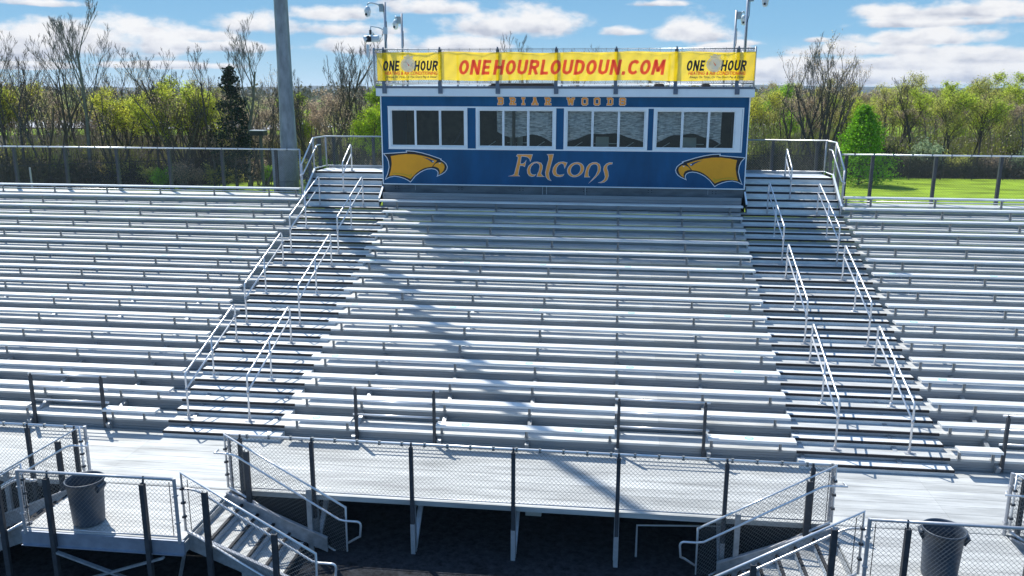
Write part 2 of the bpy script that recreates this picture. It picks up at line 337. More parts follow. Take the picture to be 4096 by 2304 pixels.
# ---------------------------------------------------------------- benches
stick_t = mat('teal_sticker', (.18, .48, .46), .6); stick_w = mat('pale_sticker', (.60, .70, .69), .6)
MIDX = [-.25, .977, 2.806, 4.635, 6.463, 8.292, 9.7]
LFX = [-3.68, -4.57]+[-6.40-1.8288*i for i in range(8)]
RTX = [13.12, 13.82]+[15.62+1.8288*i for i in range(5)]
STK = {1: [3.386, 5.697, 9.072, .22, -3.89], 4: [.022, 4.507, 6.748, 9.072, 13.329, -8.156, -3.782], 7: [-.066, 2.431, 4.494, 6.794, 9.07, 13.303, -8.136, -6.008, -3.89], 10: [-.113, 2.457, 4.504, 6.721, 9.068, 13.341, 15.765, -10.746, -8.056, -6.069, -3.897]}
SEC = {'middle': 'middle block', 'left': 'left block', 'right': 'right block'}
def bench(k, x0, x1, sec, label, bx):
    y = YK(k); z = k*R+.216
    t = thing('bench', ((x0+x1)/2, y, k*R), label, 'bench', 'bleacher benches in the '+SEC[sec])
    s_ = MB()
    for i in range(3):
        for u, v in cuts(x0, x1, (-15.0, -9.46, 4.66, 19.0)): s_.box(u, v, y-.21+i*.0815, y-.21+i*.0815+(.0785 if i < 2 else .08), z+.004, z+.046)
    s_.box(x0+.002, x1-.002, y-.212, y+.03, z, z+.04); s_.box(x0-.004, x0+.001, y-.214, y+.032, z-.004, z+.047); s_.box(x1-.001, x1+.004, y-.214, y+.032, z-.004, z+.047)
    s_.build('seat_board', alu_seat, t)
    for x in bx:
        if x0+.05 < x < x1-.05:
            b = MB().box(x-.028, x+.028, y-.005, y+.004, k*R-.06, z).box(x-.02, x-.012, y-.005, y+.04, k*R, z).beam((x, y, z-.05), (x, y-.16, z-.008), .03, .012).box(x-.05, x+.05, y-.19, y+.02, z-.008, z-.001).box(x-.045, x+.045, y-.02, y+.05, k*R+.001, k*R+.008)
            b.build('bracket', bracket_m, t)
    for x in STK.get(k, ()):
        if x0 < x < x1:
            c = MB(); c.poly([(x+.085*math.cos(a), y-.09+.085*math.sin(a), z+.0475) for a in [i*PI/10 for i in range(20)]])
            q = c.build('sticker', stick_t, t)
            c = MB()
            for zz, r0 in ((0, .062),): c.poly([(x+r0*math.cos(a), y-.09+r0*math.sin(a), z+.0487) for a in [i*PI/10 for i in range(20)]])
            c.build('sticker_centre', stick_w, q)
            c = MB().poly([(x-.05, y-.105, z+.0497), (x+.05, y-.105, z+.0497), (x+.05, y-.085, z+.0497), (x-.05, y-.085, z+.0497)]); c.build('sticker_line', stick_t, q)
nm = {'left': 'left', 'right': 'right', 'middle': 'middle'}
for k in range(2, 16):
    x0 = -.5 if k < 15 else -.76
    bench(k, x0, 9.96 if k < 15 else 10.04, 'middle', ('silver bench board of the %s row up in the middle block' % ordn(k)) if k < 15 else 'topmost silver bench of the middle block, under the press box beam', MIDX)
bench(1, -.5, .98, 'middle', 'short front-row bench piece beside the left aisle, middle block', MIDX+[.85])
bench(1, 2.79, 6.42, 'middle', 'front-row bench between the two wheelchair gaps of the middle block', [2.87, 4.635, 6.34])
bench(1, 8.27, 9.96, 'middle', 'front-row bench piece beside the right aisle, middle block', [8.36, 9.7])
for k in range(2, 17):
    bench(k, XL, -3.318 if k < 16 else -3.5, 'left', 'silver bench board of the %s row up in the left block' % ordn(k) if k < 16 else 'topmost bench of the left block, at the foot of the back fence', LFX)
    bench(k, 12.87 if k < 16 else 13.02, XR, 'right', 'silver bench board of the %s row up in the right block' % ordn(k) if k < 16 else 'topmost bench of the right block, at the foot of the back fence', RTX)
bench(1, XL, -6.25, 'left', 'front-row bench at the far left, beyond the wheelchair gap', LFX)
bench(1, -4.5, -3.32, 'left', 'short front-row bench piece beside the left aisle, left block', [-4.4, -3.68])
bench(1, 12.99, 13.78, 'right', 'very short front-row bench piece right of the right aisle', [13.08, 13.7])
bench(1, 15.6, XR, 'right', 'front-row bench beyond the gap at the far right', RTX)
# wheelchair gap guard rails
for x0, x1, lb in ((1.06, 2.72, 'dark two-post guard rail at the left wheelchair gap of the middle block'), (6.5, 8.2, 'dark two-post guard rail at the right wheelchair gap of the middle block'), (-6.2, -4.57, 'dark two-post guard rail at the wheelchair gap of the left block'), (13.86, 15.52, 'dark two-post guard rail at the wheelchair gap of the right block')):
    t = thing('guard_rail', ((x0+x1)/2, 2.42, 0), lb, 'guard rail', 'guard rails at the wheelchair gaps')
    for x in (x0, x1): MB().box(x-.03, x+.03, 2.40, 2.415, .04, 1.15).box(x-.03, x-.018, 2.415, 2.455, .04, 1.15).box(x+.018, x+.03, 2.415, 2.455, .04, 1.15).tube([(x, 2.43, 1.14), (x, 2.43, 1.2)], .022).build('post', steel_dk, t)
    for z in (1.17, .88, .583): MB().tube([(x0-.08, 2.48, z), (x1+.1, 2.48, z)], .021, 10).build('rail', pipe_alu, t, True)
# ---------------------------------------------------------------- aisle handrails
def arc(p0, p1, p2, n=5):
    p0, p1, p2 = Vector(p0), Vector(p1), Vector(p2); return [tuple((1-t)**2*p0+2*t*(1-t)*p1+t*t*p2) for t in [i/n for i in range(n+1)]]
def handrail(x, b0, bm, b1, label, hl=1.03, hu=.9, group='aisle handrails'):
    (ya, za), (yb, zb) = b0, b1
    t = thing('handrail', (x, ya, za), label, 'handrail', group)
    la = (x, ya, za+hl); ub = (x, yb, zb+hu+.04)
    dv = (Vector(ub)-Vector(la)).normalized()
    path = [(x, ya, za), (x, ya, za+hl-.09)]+arc((x, ya, za+hl-.07), la, Vector(la)+dv*.07, 3)+arc(Vector(ub)-dv*.15, Vector(ub)+Vector((0, .01, .03)), (x, yb+.02, zb+hu-.13), 7)+[(x, yb, zb)]
    MB().tube(path, .0205, 10).build('rail', pipe_alu, t, True)
    MB().tube([(x, ya, za+hl-.35), (x, yb, zb+hu-.28)], .0185, 10).build('mid_rail', pipe_alu, t, True)
    for y, z in (b0, b1): MB().box(x-.09, x+.09, y-.045, y+.05, z+.004, z+.014).tube([(x, y, z+.01), (x, y, z+.09)], .032, 10).beam((x, y-.02, z+.015), (x+.12, y-.03, z+.02), .02, .02).build('base_plate', galv_lt, t)
    for y, z in ((ya, za+hl-.36), (yb, zb+hu-.28)): MB().tube([(x, y, z-.035), (x, y, z+.035)], .029, 10).build('collar', galv_lt, t, True)
    if bm:
        ym, zm = bm; f = (ym-ya)/(yb-ya); zt = la[2]+(ub[2]-la[2])*f; zc = za+hl-.35+(zb+hu-.28-(za+hl-.35))*f
        MB().tube([(x, ym, zm), (x, ym, zt)], .0195, 10).box(x-.09, x+.09, ym-.045, ym+.05, zm+.004, zm+.014).tube([(x, ym, zm+.01), (x, ym, zm+.09)], .032, 10).tube([(x, ym, zc-.04), (x, ym, zc+.04)], .03, 10).build('middle_post', pipe_alu, t, True)
RG = lambda k: (YK(k)+.15, k*R)
for a, xx in (('left', (-2.74, -1.36)), ('right', (10.79, 12.2))):
    for j, x in enumerate(xx):
        for (p, q, r_), w in (((1, 3, 5), 'lowest'), ((6, 8, 10), 'second lowest'), ((11, 13, 15), 'third from the bottom')):
            handrail(x, RG(p), RG(q), RG(r_), '%s silver pipe handrail in the %s aisle, %s of its pair' % (w, a, 'left' if j == 0 else 'right'))
    handrail((-2.12, 11.5)[a == 'right'], (12.03, 3.714+.193*2), None, (12.98, 4.679), 'upright pipe handrail in the middle of the steps %s of the press box' % a, hl=.92, hu=.84)
# ---------------------------------------------------------------- stairs and platforms beside the press box
for a, x0, x1 in (('left', -3.28, -.88), ('right', 10.22, 12.86)):
    t = thing('upper_stair', ((x0+x1)/2, 11.5, 3.714), 'five silver steps with black nosings up to the platform %s of the press box' % a, 'steps', 'steps beside the press box')
    for i in range(1, 6):
        y = 11.69+.28*(i-1); z = 3.714+.193*i; y2 = y+.3 if i < 5 else 14.15
        s_ = MB().box(x0, x1, y, y2, z-.035, z).box(x0, x1, y+.012, y+.03, z-.19, z-.036).build('tread', alu_white, t)
        MB().box(x0, x1, y-.012, y+.03, z-.055, z+.003).build('nosing', nose_m, s_)
    for x in (x0-.035, x1+.005):
        st_m = steel_dk if (x < 3) == (x > -2) or (a == 'right' and x < 11) else galv
        MB().poly([(x, 11.62, 3.72), (x, 11.62, 3.97), (x, 12.85, 4.78), (x, 12.85, 4.45)]).poly([(x+.03, 11.62, 3.72), (x+.03, 12.85, 4.45), (x+.03, 12.85, 4.78), (x+.03, 11.62, 3.97)]).poly([(x, 11.62, 3.72), (x+.03, 11.62, 3.72), (x+.03, 11.62, 3.97), (x, 11.62, 3.97)]).poly([(x, 12.85, 4.45), (x, 12.85, 4.78), (x+.03, 12.85, 4.78), (x+.03, 12.85, 4.45)]).build('stringer', st_m, t)
        MB().beam((x+.015, 11.6, 3.985), (x+.015, 12.85, 4.80), .05, .02).build('stringer_cap', fascia_m, t)
    MB().box(x0, x1, 14.12, 14.16, 4.45, 4.75).box(x0+.1, x0+.2, 13.9, 14.0, GZ, 4.5).box(x1-.2, x1-.1, 13.9, 14.0, GZ, 4.5).build('platform_support', galv, t)
    # guard fence round the platform
    xo = x0-.06 if a == 'left' else x1+.06; xi = x1+.02 if a == 'left' else x0-.02
    t = thing('platform_fence', (xo, 14.0, 4.68), 'chain-link guard fence with sloping pipe round the platform %s of the press box' % a, 'fence', 'platform guard fences')
    zt = 5.73
    MB().tube([(xi, 14.1, zt), (xo, 14.1, zt), (xo, 12.87, zt), (xo, 11.75, 4.99)], .024, 10).build('top_rail', pipe_alu, t, True)
    MB().tube([(xi, 14.1, 4.76), (xo, 14.1, 4.76), (xo, 12.87, 4.76), (xo, 11.62, 3.95)], .02, 8).build('bottom_rail', pipe_alu, t, True)
    w_ = MB(); link(w_, (min(xi, xo), 14.1, 4.77), (max(xi, xo), 14.1, 4.77), .95, .95); link(w_, (xo, 12.9, 4.77), (xo, 14.1, 4.77), .95, .95); link(w_, (xo, 11.72, 4.02), (xo, 12.86, 4.76), .96, .96)
    w_.build('chain_link', wire_m, t)
    for (px, py, z0, z1) in ((xo, 12.87, 4.5, zt+.01), (xo, 14.1, 4.5, zt+.01)): MB().tube([(px, py, z0), (px, py, z1)], .027, 10).build('corner_post', galv_lt, t, True)
    MB().tube([(xo, 11.75, 3.9), (xo, 11.75, 5.0)], .027, 10).build('corner_post', galv_lt, t, True)
    sg = 1 if a == 'left' else -1
    for px, py in ((xo+sg*.25, 14.16), (xo+sg*1.62, 14.16), (xo-sg*.05, 13.6), (xo-sg*.05, 12.6)):
        zt_ = zt if py > 12.8 else 5.5
        MB().box(px-.045, px+.045, py-.01, py+.01, 3.9, zt_).box(px-.045, px-.035, py, py+.06, 3.9, zt_).box(px+.035, px+.045, py, py+.06, 3.9, zt_).build('post', steel_dk, t)
    xh = xo+sg*.09
    MB().tube([(xh, 13.3, 5.5)]+arc((xh, 13.05, 5.5), (xh, 12.93, 5.5), (xh, 12.85, 5.44), 4)+[(xh, 11.62, 4.70), (xo, 11.6, 4.66), (xo, 11.72, 4.6)], .02, 10).build('handrail', pipe_alu, t, True)
# ---------------------------------------------------------------- back fences of the stand
def back_fence(x0, x1, zt, posts, xe, label):
    t = thing('back_fence', ((x0+x1)/2, 12.72, 3.9), label, 'fence', 'fences along the top row')
    MB().tube([(x0, 12.7, zt), (x1, 12.7, zt)], .024, 10).build('top_rail', pipe_alu, t, True)
    MB().tube([(x0, 12.7, 4.0), (x1, 12.7, 4.0)], .02, 8).build('bottom_rail', pipe_alu, t, True)
    w_ = MB(); link(w_, (x0, 12.7, 4.0), (x1, 12.7, 4.0), zt-4.0, zt-4.0, r=.0015); ts = w_
    for x in posts: MB().box(x-.042, x+.042, 12.76, 12.775, 3.2, zt-.02).box(x-.042, x-.032, 12.775, 12.86, 3.2, zt-.02).box(x+.032, x+.042, 12.775, 12.86, 3.2, zt-.02).box(x-.02, x+.02, 12.7, 12.77, zt-.06, zt-.03).build('post', steel_dk, t)
    MB().tube([(xe, 12.7, 3.7), (xe, 12.7, zt+.01)], .028, 10).build('end_post', galv_lt, t, True)
    x = x0+.4
    while x < x1: ts.tube([(x, 12.7, zt-.045), (x, 12.7, zt+.036)], .028, 6); x += .55
    ts.build('chain_link', wire_far, t)
back_fence(XL, -3.74, 5.37, [-4.58-1.83*i for i in range(9)], -3.74, 'tall chain-link fence behind the top row of the left block')
back_fence(13.02, XR, 5.395, [13.22, 13.98]+[15.78+1.83*i for i in range(5)], 13.02, 'tall chain-link fence behind the top row of the right block')

# ================================================================ press box
DEC = {"F":[[3.328,5.283],[3.374,5.347],[3.843,5.348],[3.807,5.213],[3.766,5.111],[3.738,5.206],[3.675,5.253],[3.583,5.272],[3.502,5.278],[3.473,5.061],[3.549,5.067],[3.607,5.12],[3.653,5.184],[3.623,5.04],[3.601,4.958],[3.55,4.989],[3.457,4.997],[3.421,4.809],[3.407,4.721],[3.463,4.676],[3.082,4.673],[3.221,4.709],[3.272,4.742],[3.341,5.014],[3.391,5.243],[3.363,5.274]],"a":[[3.988,5.125],[4.103,5.092],[4.15,5.013],[4.146,4.91],[4.106,4.772],[4.153,4.704],[4.223,4.671],[3.964,4.667],[3.98,4.747],[4.025,4.84],[4.054,4.977],[4.034,5.045],[3.965,5.086],[3.884,5.066],[3.804,4.985],[3.77,4.882],[3.783,4.791],[3.829,4.741],[3.887,4.735],[3.95,4.752],[3.911,4.689],[3.83,4.665],[3.737,4.687],[3.679,4.766],[3.666,4.881],[3.712,4.996],[3.803,5.077],[3.895,5.119]],"l":[[4.265,5.355],[4.478,5.364],[4.457,5.232],[4.392,4.981],[4.342,4.775],[4.362,4.638],[4.425,4.543],[4.316,4.58],[4.246,4.659],[4.222,4.796],[4.265,5.003],[4.32,5.208],[4.312,5.299]],"c":[[4.899,5.111],[4.817,4.919],[4.8,4.975],[4.781,5.05],[4.723,5.077],[4.644,5.042],[4.587,4.961],[4.566,4.847],[4.59,4.767],[4.66,4.738],[4.74,4.746],[4.813,4.77],[4.775,4.701],[4.684,4.67],[4.569,4.675],[4.476,4.731],[4.44,4.822],[4.461,4.948],[4.529,5.051],[4.631,5.121],[4.768,5.141]],"n":[[5.413,4.671],[5.436,4.836],[5.478,4.984],[5.545,5.075],[5.657,5.129],[5.77,5.135],[5.874,5.079],[5.91,4.978],[5.895,4.853],[5.837,4.75],[5.715,4.623],[5.536,4.479],[5.647,4.611],[5.757,4.749],[5.811,4.886],[5.814,4.999],[5.772,5.062],[5.692,5.07],[5.614,5.031],[5.564,4.928],[5.539,4.814],[5.546,4.723],[5.6,4.674]],"s":[[6.259,5.134],[6.247,5.073],[6.168,5.067],[6.108,5.026],[6.097,4.958],[6.134,4.856],[6.153,4.732],[6.116,4.606],[6.036,4.532],[5.934,4.505],[5.822,4.515],[5.933,4.551],[6.007,4.609],[6.036,4.696],[6.015,4.798],[5.98,4.911],[5.996,5.013],[6.066,5.093],[6.155,5.132]],"o":[[5.405,4.903],[5.407,4.954],[5.395,5.002],[5.372,5.045],[5.337,5.08],[5.293,5.106],[5.242,5.123],[5.186,5.128],[5.128,5.121],[5.072,5.104],[5.019,5.076],[4.972,5.04],[4.935,4.996],[4.908,4.948],[4.893,4.897],[4.892,4.846],[4.903,4.798],[4.926,4.755],[4.961,4.719],[5.005,4.693],[5.057,4.677],[5.113,4.672],[5.171,4.678],[5.228,4.696],[5.281,4.724],[5.327,4.76],[5.364,4.804],[5.391,4.853]],"oi":[[5.291,4.902],[5.294,4.944],[5.286,4.984],[5.27,5.017],[5.245,5.043],[5.214,5.059],[5.178,5.064],[5.141,5.058],[5.104,5.041],[5.07,5.015],[5.041,4.981],[5.02,4.941],[5.008,4.898],[5.005,4.856],[5.012,4.816],[5.029,4.782],[5.054,4.757],[5.085,4.741],[5.121,4.736],[5.158,4.742],[5.196,4.759],[5.229,4.785],[5.258,4.82],[5.279,4.859]],"fo":[[-0.816,5.324],[-0.454,5.351],[-0.08,5.379],[-0.094,5.424],[0.16,5.408],[0.403,5.365],[0.645,5.302],[0.863,5.231],[1.037,5.174],[1.012,5.152],[1.103,5.101],[1.175,5.031],[1.215,4.936],[1.192,4.841],[1.135,4.769],[1.049,4.708],[0.955,4.666],[0.859,4.624],[0.897,4.706],[0.898,4.765],[0.867,4.813],[0.807,4.848],[0.71,4.863],[0.587,4.85],[0.464,4.807],[0.34,4.741],[0.19,4.624],[0.101,4.515],[0.033,4.437],[-0.059,4.5],[-0.181,4.554],[-0.328,4.598],[-0.476,4.615],[-0.625,4.584],[-0.781,4.509],[-0.695,4.708],[-0.645,4.901],[-0.659,5.068],[-0.705,5.187]],"fh":[[-0.573,5.243],[-0.333,5.286],[-0.087,5.313],[0.157,5.308],[0.401,5.271],[0.643,5.209],[0.885,5.122],[0.798,5.026],[0.723,4.93],[0.613,4.917],[0.49,4.891],[0.367,4.83],[0.242,4.745],[0.116,4.623],[0.036,4.543],[-0.057,4.585],[-0.179,4.631],[-0.351,4.657],[-0.499,4.655],[-0.636,4.632],[-0.581,4.806],[-0.546,4.998],[-0.554,5.129]],"fe":[[0.412,5.223],[0.594,5.19],[0.727,5.137],[0.802,5.109],[0.762,5.049],[0.714,5.065],[0.642,5.126],[0.533,5.182]],"fw":[[0.727,5.113],[0.792,5.104],[0.757,5.068]],"fb":[[0.76,4.942],[0.835,5.027],[0.933,5.068],[1.03,5.065],[1.102,5.006],[1.12,4.923],[1.087,4.828],[1.025,4.755],[0.956,4.706],[0.965,4.802],[0.93,4.885],[0.857,4.925]],"fg":[[0.937,5.056],[1.006,5.057],[0.968,5.021]],"fy":[[-0.564,4.705],[-0.447,4.731],[-0.3,4.725],[-0.128,4.696],[-0.005,4.669],[0.089,4.719],[0.067,4.598],[0.036,4.55],[-0.031,4.621],[-0.178,4.667],[-0.35,4.689],[-0.498,4.682]]}
BX0, BX1, BY, BZ0, BZ1 = -.836, 10.17, 12.05, 4.39, 7.07
pb = thing('press_box', (4.67, 13.5, BZ0), 'blue press box with white sliding windows and orange falcon heads on top of the bleachers', 'press box')
WIN = [(-.618, 1.843), (2.101, 4.538), (4.769, 7.261), (7.42, 9.87)]
WZ0, WZ1 = 5.49, 6.73
white_frame = None
mb = MB()
mb.box(BX0, BX1, BY, BY+.09, BZ0, WZ0).box(BX0, BX1, BY, BY+.09, WZ1, BZ1)
xs_ = [BX0]+[v for w in WIN for v in w]+[BX1]
for i in range(0, len(xs_), 2): mb.box(xs_[i], xs_[i+1], BY, BY+.09, WZ0, WZ1)
mb.build('front_wall', blue_m, pb)
MB().box(BX0, BX0+.09, BY+.09, 15.05, BZ0, BZ1).box(BX1-.09, BX1, BY+.09, 15.05, BZ0, BZ1).box(BX0+.09, BX1-.09, 14.96, 15.05, BZ0, BZ1).build('wall', blue_m, pb)
MB().box(BX0+.09, BX1-.09, BY+.09, 14.96, BZ0, BZ0+.05).box(BX0+.1, BX1-.1, 14.9, 14.95, BZ0+.05, BZ1).box(BX0+.1, BX1-.1, BY+.45, BY+1.0, 5.28, 5.32).box(3.2, 3.28, BY+.1, 14.9, BZ0+.05, BZ1).build('interior', inner_m, pb)
MB().box(BX0-.012, BX0+.02, BY-.012, BY, BZ0, BZ1).box(BX1-.02, BX1+.012, BY-.012, BY, BZ0, BZ1).box(BX0-.012, BX1+.012, BY-.014, BY, BZ0-.02, BZ0+.012).build('corner_trim', white_m, pb)
MB().box(WIN[0][0]-.01, WIN[3][1]+.15, BY-.02, BY, 5.462, 5.50).box(WIN[0][0]-.01, WIN[3][1]+.15, BY-.02, BY, 6.715, 6.757).box(WIN[3][1]+.004, WIN[3][1]+.10, BY-.012, BY, 5.50, 6.715).box(WIN[3][1]+.11, WIN[3][1]+.15, BY-.02, BY, 5.50, 6.715).build('window_trim', white_m, pb)
rf = MB().box(-.94, 10.27, BY-.13, 15.2, 7.08, 7.30).box(-.90, 10.23, BY-.09, 15.16, 7.05, 7.08).build('roof', fascia_m, pb)
MB().box(-.95, 10.28, BY-.145, BY-.125, 7.285, 7.35).box(-.95, -.93, BY-.125, 15.2, 7.285, 7.35).box(10.26, 10.28, BY-.125, 15.2, 7.285, 7.35).build('edge_trim', trim_dk, rf)
MB().box(-.94, 10.27, BY-.133, BY-.12, 7.06, 7.082).build('drip_edge', white_m, rf)
MB().box(BX0+.02, BX1-.01, BY+.02, BY+.16, 4.13, BZ0-.022).box(BX0+.02, BX0+.2, BY+.16, 15, 4.15, BZ0-.022).box(BX1-.2, BX1-.01, BY+.16, 15, 4.15, BZ0-.022).build('base_beam', beam_m, pb)
for x in (1.67, 4.66, 7.34): MB().box(x-.004, x+.004, BY-.0022, BY, BZ0+.02, WZ0-.04).build('panel_seam', mat('seam', (.004, .05, .13), .6), pb)
bm = MB()
for x in (-.4, 1.6, 3.5, 5.45, 7.4, 9.3):
    for dx in (-.05, .05):
        for dz in (-.03, .04): bm.box(x+dx-.012, x+dx+.012, BY+.008, BY+.02, 4.27+dz-.012, 4.27+dz+.012)
bm.build('bolt', black_m, pb)
for x in (4.155, 4.277, 5.457): MB().tube([(x, BY-.03, BZ0-.02), (x, BY-.03, 4.0)], .012, 8).build('drain_pipe', galv, pb)
MB().box(BX1, 10.22, BY+.03, 15, 3.7, 4.45).box(-.885, BX0, BY+.03, 15, 3.7, 4.45).box(BX0, BX1, BY+.17, BY+.2, 3.6, 4.3).build('dark_filler', steel_dk, pb)  # dark filler panels added so no bright grass shows in the gaps
for x in (.186, 9.112): MB().tube([(x, BY-.01, BZ0-.02), (x, BY-.01, 4.2)], .008, 8).build('drain_pipe', galv, pb)
for x in (BX0+.15, 3.0, 6.5, BX1-.15):
    for y in (BY+.5, 14.7): MB().box(x-.07, x+.07, y-.07, y+.07, GZ, 4.15).build('column', galv, pb)
# backrest boards behind the top middle bench
MB().box(-.78, 10.06, 11.73, 11.76, 3.74, 3.96).box(-.78, 10.06, 11.735, 11.765, 3.966, 4.05).box(-.78, 10.06, 11.73, 11.76, 4.056, 4.155).build('backrest_panel', alu_riser, st)
MB().box(-.78, 10.06, 11.76, 12.06, 4.11, 4.128).build('backrest_cap', alu_riser, st)
for wi, (a, b) in enumerate(WIN):
    w_ = MB()
    w_.box(a, a+.06, BY-.03, BY+.06, WZ0+.01, WZ1-.01).box(b-.06, b, BY-.03, BY+.06, WZ0+.01, WZ1-.01).box(a+.06, b-.06, BY-.03, BY+.06, WZ0+.01, WZ0+.06).box(a+.06, b-.06, BY-.03, BY+.06, WZ1-.065, WZ1-.01)
    w_.box(a+.06, a+.08, BY-.015, BY+.05, WZ0+.06, WZ1-.065).box(b-.08, b-.06, BY-.015, BY+.05, WZ0+.06, WZ1-.065)
    fr = w_.build('window', white_m, pb)
    c0, c1 = a+.08, b-.08; pw = (c1-c0)/3
    for i in range(3):
        p0, p1 = c0+i*pw, c0+(i+1)*pw; yo = BY-.012 if i == 1 else BY+.006; t_ = .034 if i != 1 else .034
        s_ = MB().box(p0+.002, p0+t_, yo, yo+.035, WZ0+.062, WZ1-.067).box(p1-t_, p1-.002, yo, yo+.035, WZ0+.062, WZ1-.067).box(p0+t_, p1-t_, yo, yo+.035, WZ0+.062, WZ0+.10).box(p0+t_, p1-t_, yo, yo+.035, WZ1-.10, WZ1-.067)
        s_.build('sash', white_m, fr)
        MB().poly([(p0+t_, yo+.017, WZ0+.10), (p1-t_, yo+.017, WZ0+.10), (p1-t_, yo+.017, WZ1-.10), (p0+t_, yo+.017, WZ1-.10)]).build('pane', glass_m, fr)
    # crinkled foil blind hanging inside, with a sagging lower edge
    rr = random.Random(wi)
    if wi == 0:
        b_ = MB().poly([(a+1.2, BY+.5, 5.65), (a+1.75, BY+.5, 5.6), (a+1.7, BY+.5, 5.68)]).beam((1.35, BY+.4, 5.6), (1.62, BY+.5, 6.1), .06, .05); b_.build('inside_lamp_arm', black_m, pb); continue
    n_ = 40; fo = MB(); x0f, x1f = (a+.05 if wi > 1 else a+.62), (b-.05 if wi < 3 else b-.45)
    for i in range(n_+1):
        u = i/n_; x = x0f+(x1f-x0f)*u; zz = 5.98-.30*(2*abs(u-.5))**2+.02*math.sin(u*19+wi)
        if wi == 1: zz = 6.0-.28*u-.1*math.sin(u*7)
        for j in range(7):
            v = j/6; fo.v.append((x, BY+.22+.035*math.sin(u*9+v*5+wi)+rr.uniform(-.008, .008), zz+(6.72-zz)*v))
    for i in range(n_):
        for j in range(6): q = i*7+j; fo.f.append((q, q+7, q+8, q+1))
    fo.build('foil_blind', foil_m, pb)
    ar = MB()
    for s_ in (0, 1, 2):
        p0 = c0+s_*pw
        ar.beam((p0+.08, BY+.5, 5.46), (p0+pw*.6, BY+.55, 5.70 if s_ % 2 == 0 else 5.58), .03, .02)
    ar.beam((a+.9, BY+.52, 5.66), (b-.9, BY+.52, 5.66), .03, .02)
    ar.beam((a+1.05, BY+.75, 5.33), (a+1.05, BY+.75, 5.72), .04, .04).box(a+.95, a+1.35, BY+.78, BY+.82, 5.55, 5.85).box(b-.75, b-.45, BY+.6, BY+.8, 5.32, 5.52)
    ar.build('desk_edge', mat('pale_desk', (.5, .5, .42), .6), pb)
# ---- painted emblems and lettering
def inset(P, d):
    n = len(P); ar = sum(P[i][0]*P[(i+1) % n][1]-P[(i+1) % n][0]*P[i][1] for i in range(n)); sg = 1 if ar > 0 else -1; o = []
    for i in range(n):
        p = Vector(P[i-1]); c = Vector(P[i]); q = Vector(P[(i+1) % n]); a = (c-p); b = (q-c)
        if a.length < 1e-6 or b.length < 1e-6: o.append(tuple(c)); continue
        a.normalize(); b.normalize(); na = Vector((-a.y, a.x)); nb = Vector((-b.y, b.x)); h = na+nb
        if h.length < .25: h = (a-b); L_ = 1.6
        else: L_ = min(2.0, 1/max(.3, h.normalized().dot(na)))
        h.normalize(); o.append(tuple(c+h*d*sg*L_))
    return o
mir = lambda P: [(9.334-x, z) for x, z in P][::-1]
for side, fn in (('l', lambda P: P), ('r', mir)):
    y = BY-.004
    e_ = MB().plate(fn(DEC['fo']), y).build('falcon_emblem', paint_w, pb)
    MB().plate(fn(inset(DEC['fo'], .022)), y-.002).build('outline', black_m, e_)
    MB().plate(fn(DEC['fh']), y-.004).plate(fn(DEC['fb']), y-.004).build('head', orange_m, e_)
    MB().plate(fn(DEC['fy']), y-.006).build('shade_stripe', yell2_m, e_)
    MB().plate(fn(DEC['fe']), y-.006).build('eye', navy_m, e_)
    MB().plate(fn(DEC['fw']), y-.008).plate(fn(DEC['fg']), y-.008).build('glint', paint_w, e_)
e_ = bpy.data.objects.new('team_lettering', None); COL.objects.link(e_); e_.parent = pb; ORG[e_.name] = ORG[pb.name]
def letter(k, hole=None):
    q = MB().plate(DEC[k], BY-.004, [DEC[hole][::-1]] if hole else ())
    q.plate(inset(DEC[k], .0125), BY-.007, [inset(DEC[hole], -.0125)[::-1]] if hole else ())
    o = q.build('letter', [paint_w, oran2_m], e_); n = len(o.data.polygons)
    for i, f_ in enumerate(o.data.polygons): f_.material_index = 1 if i >= n/2 else 0
for k in 'Falcns': letter(k)
letter('o', 'oi')
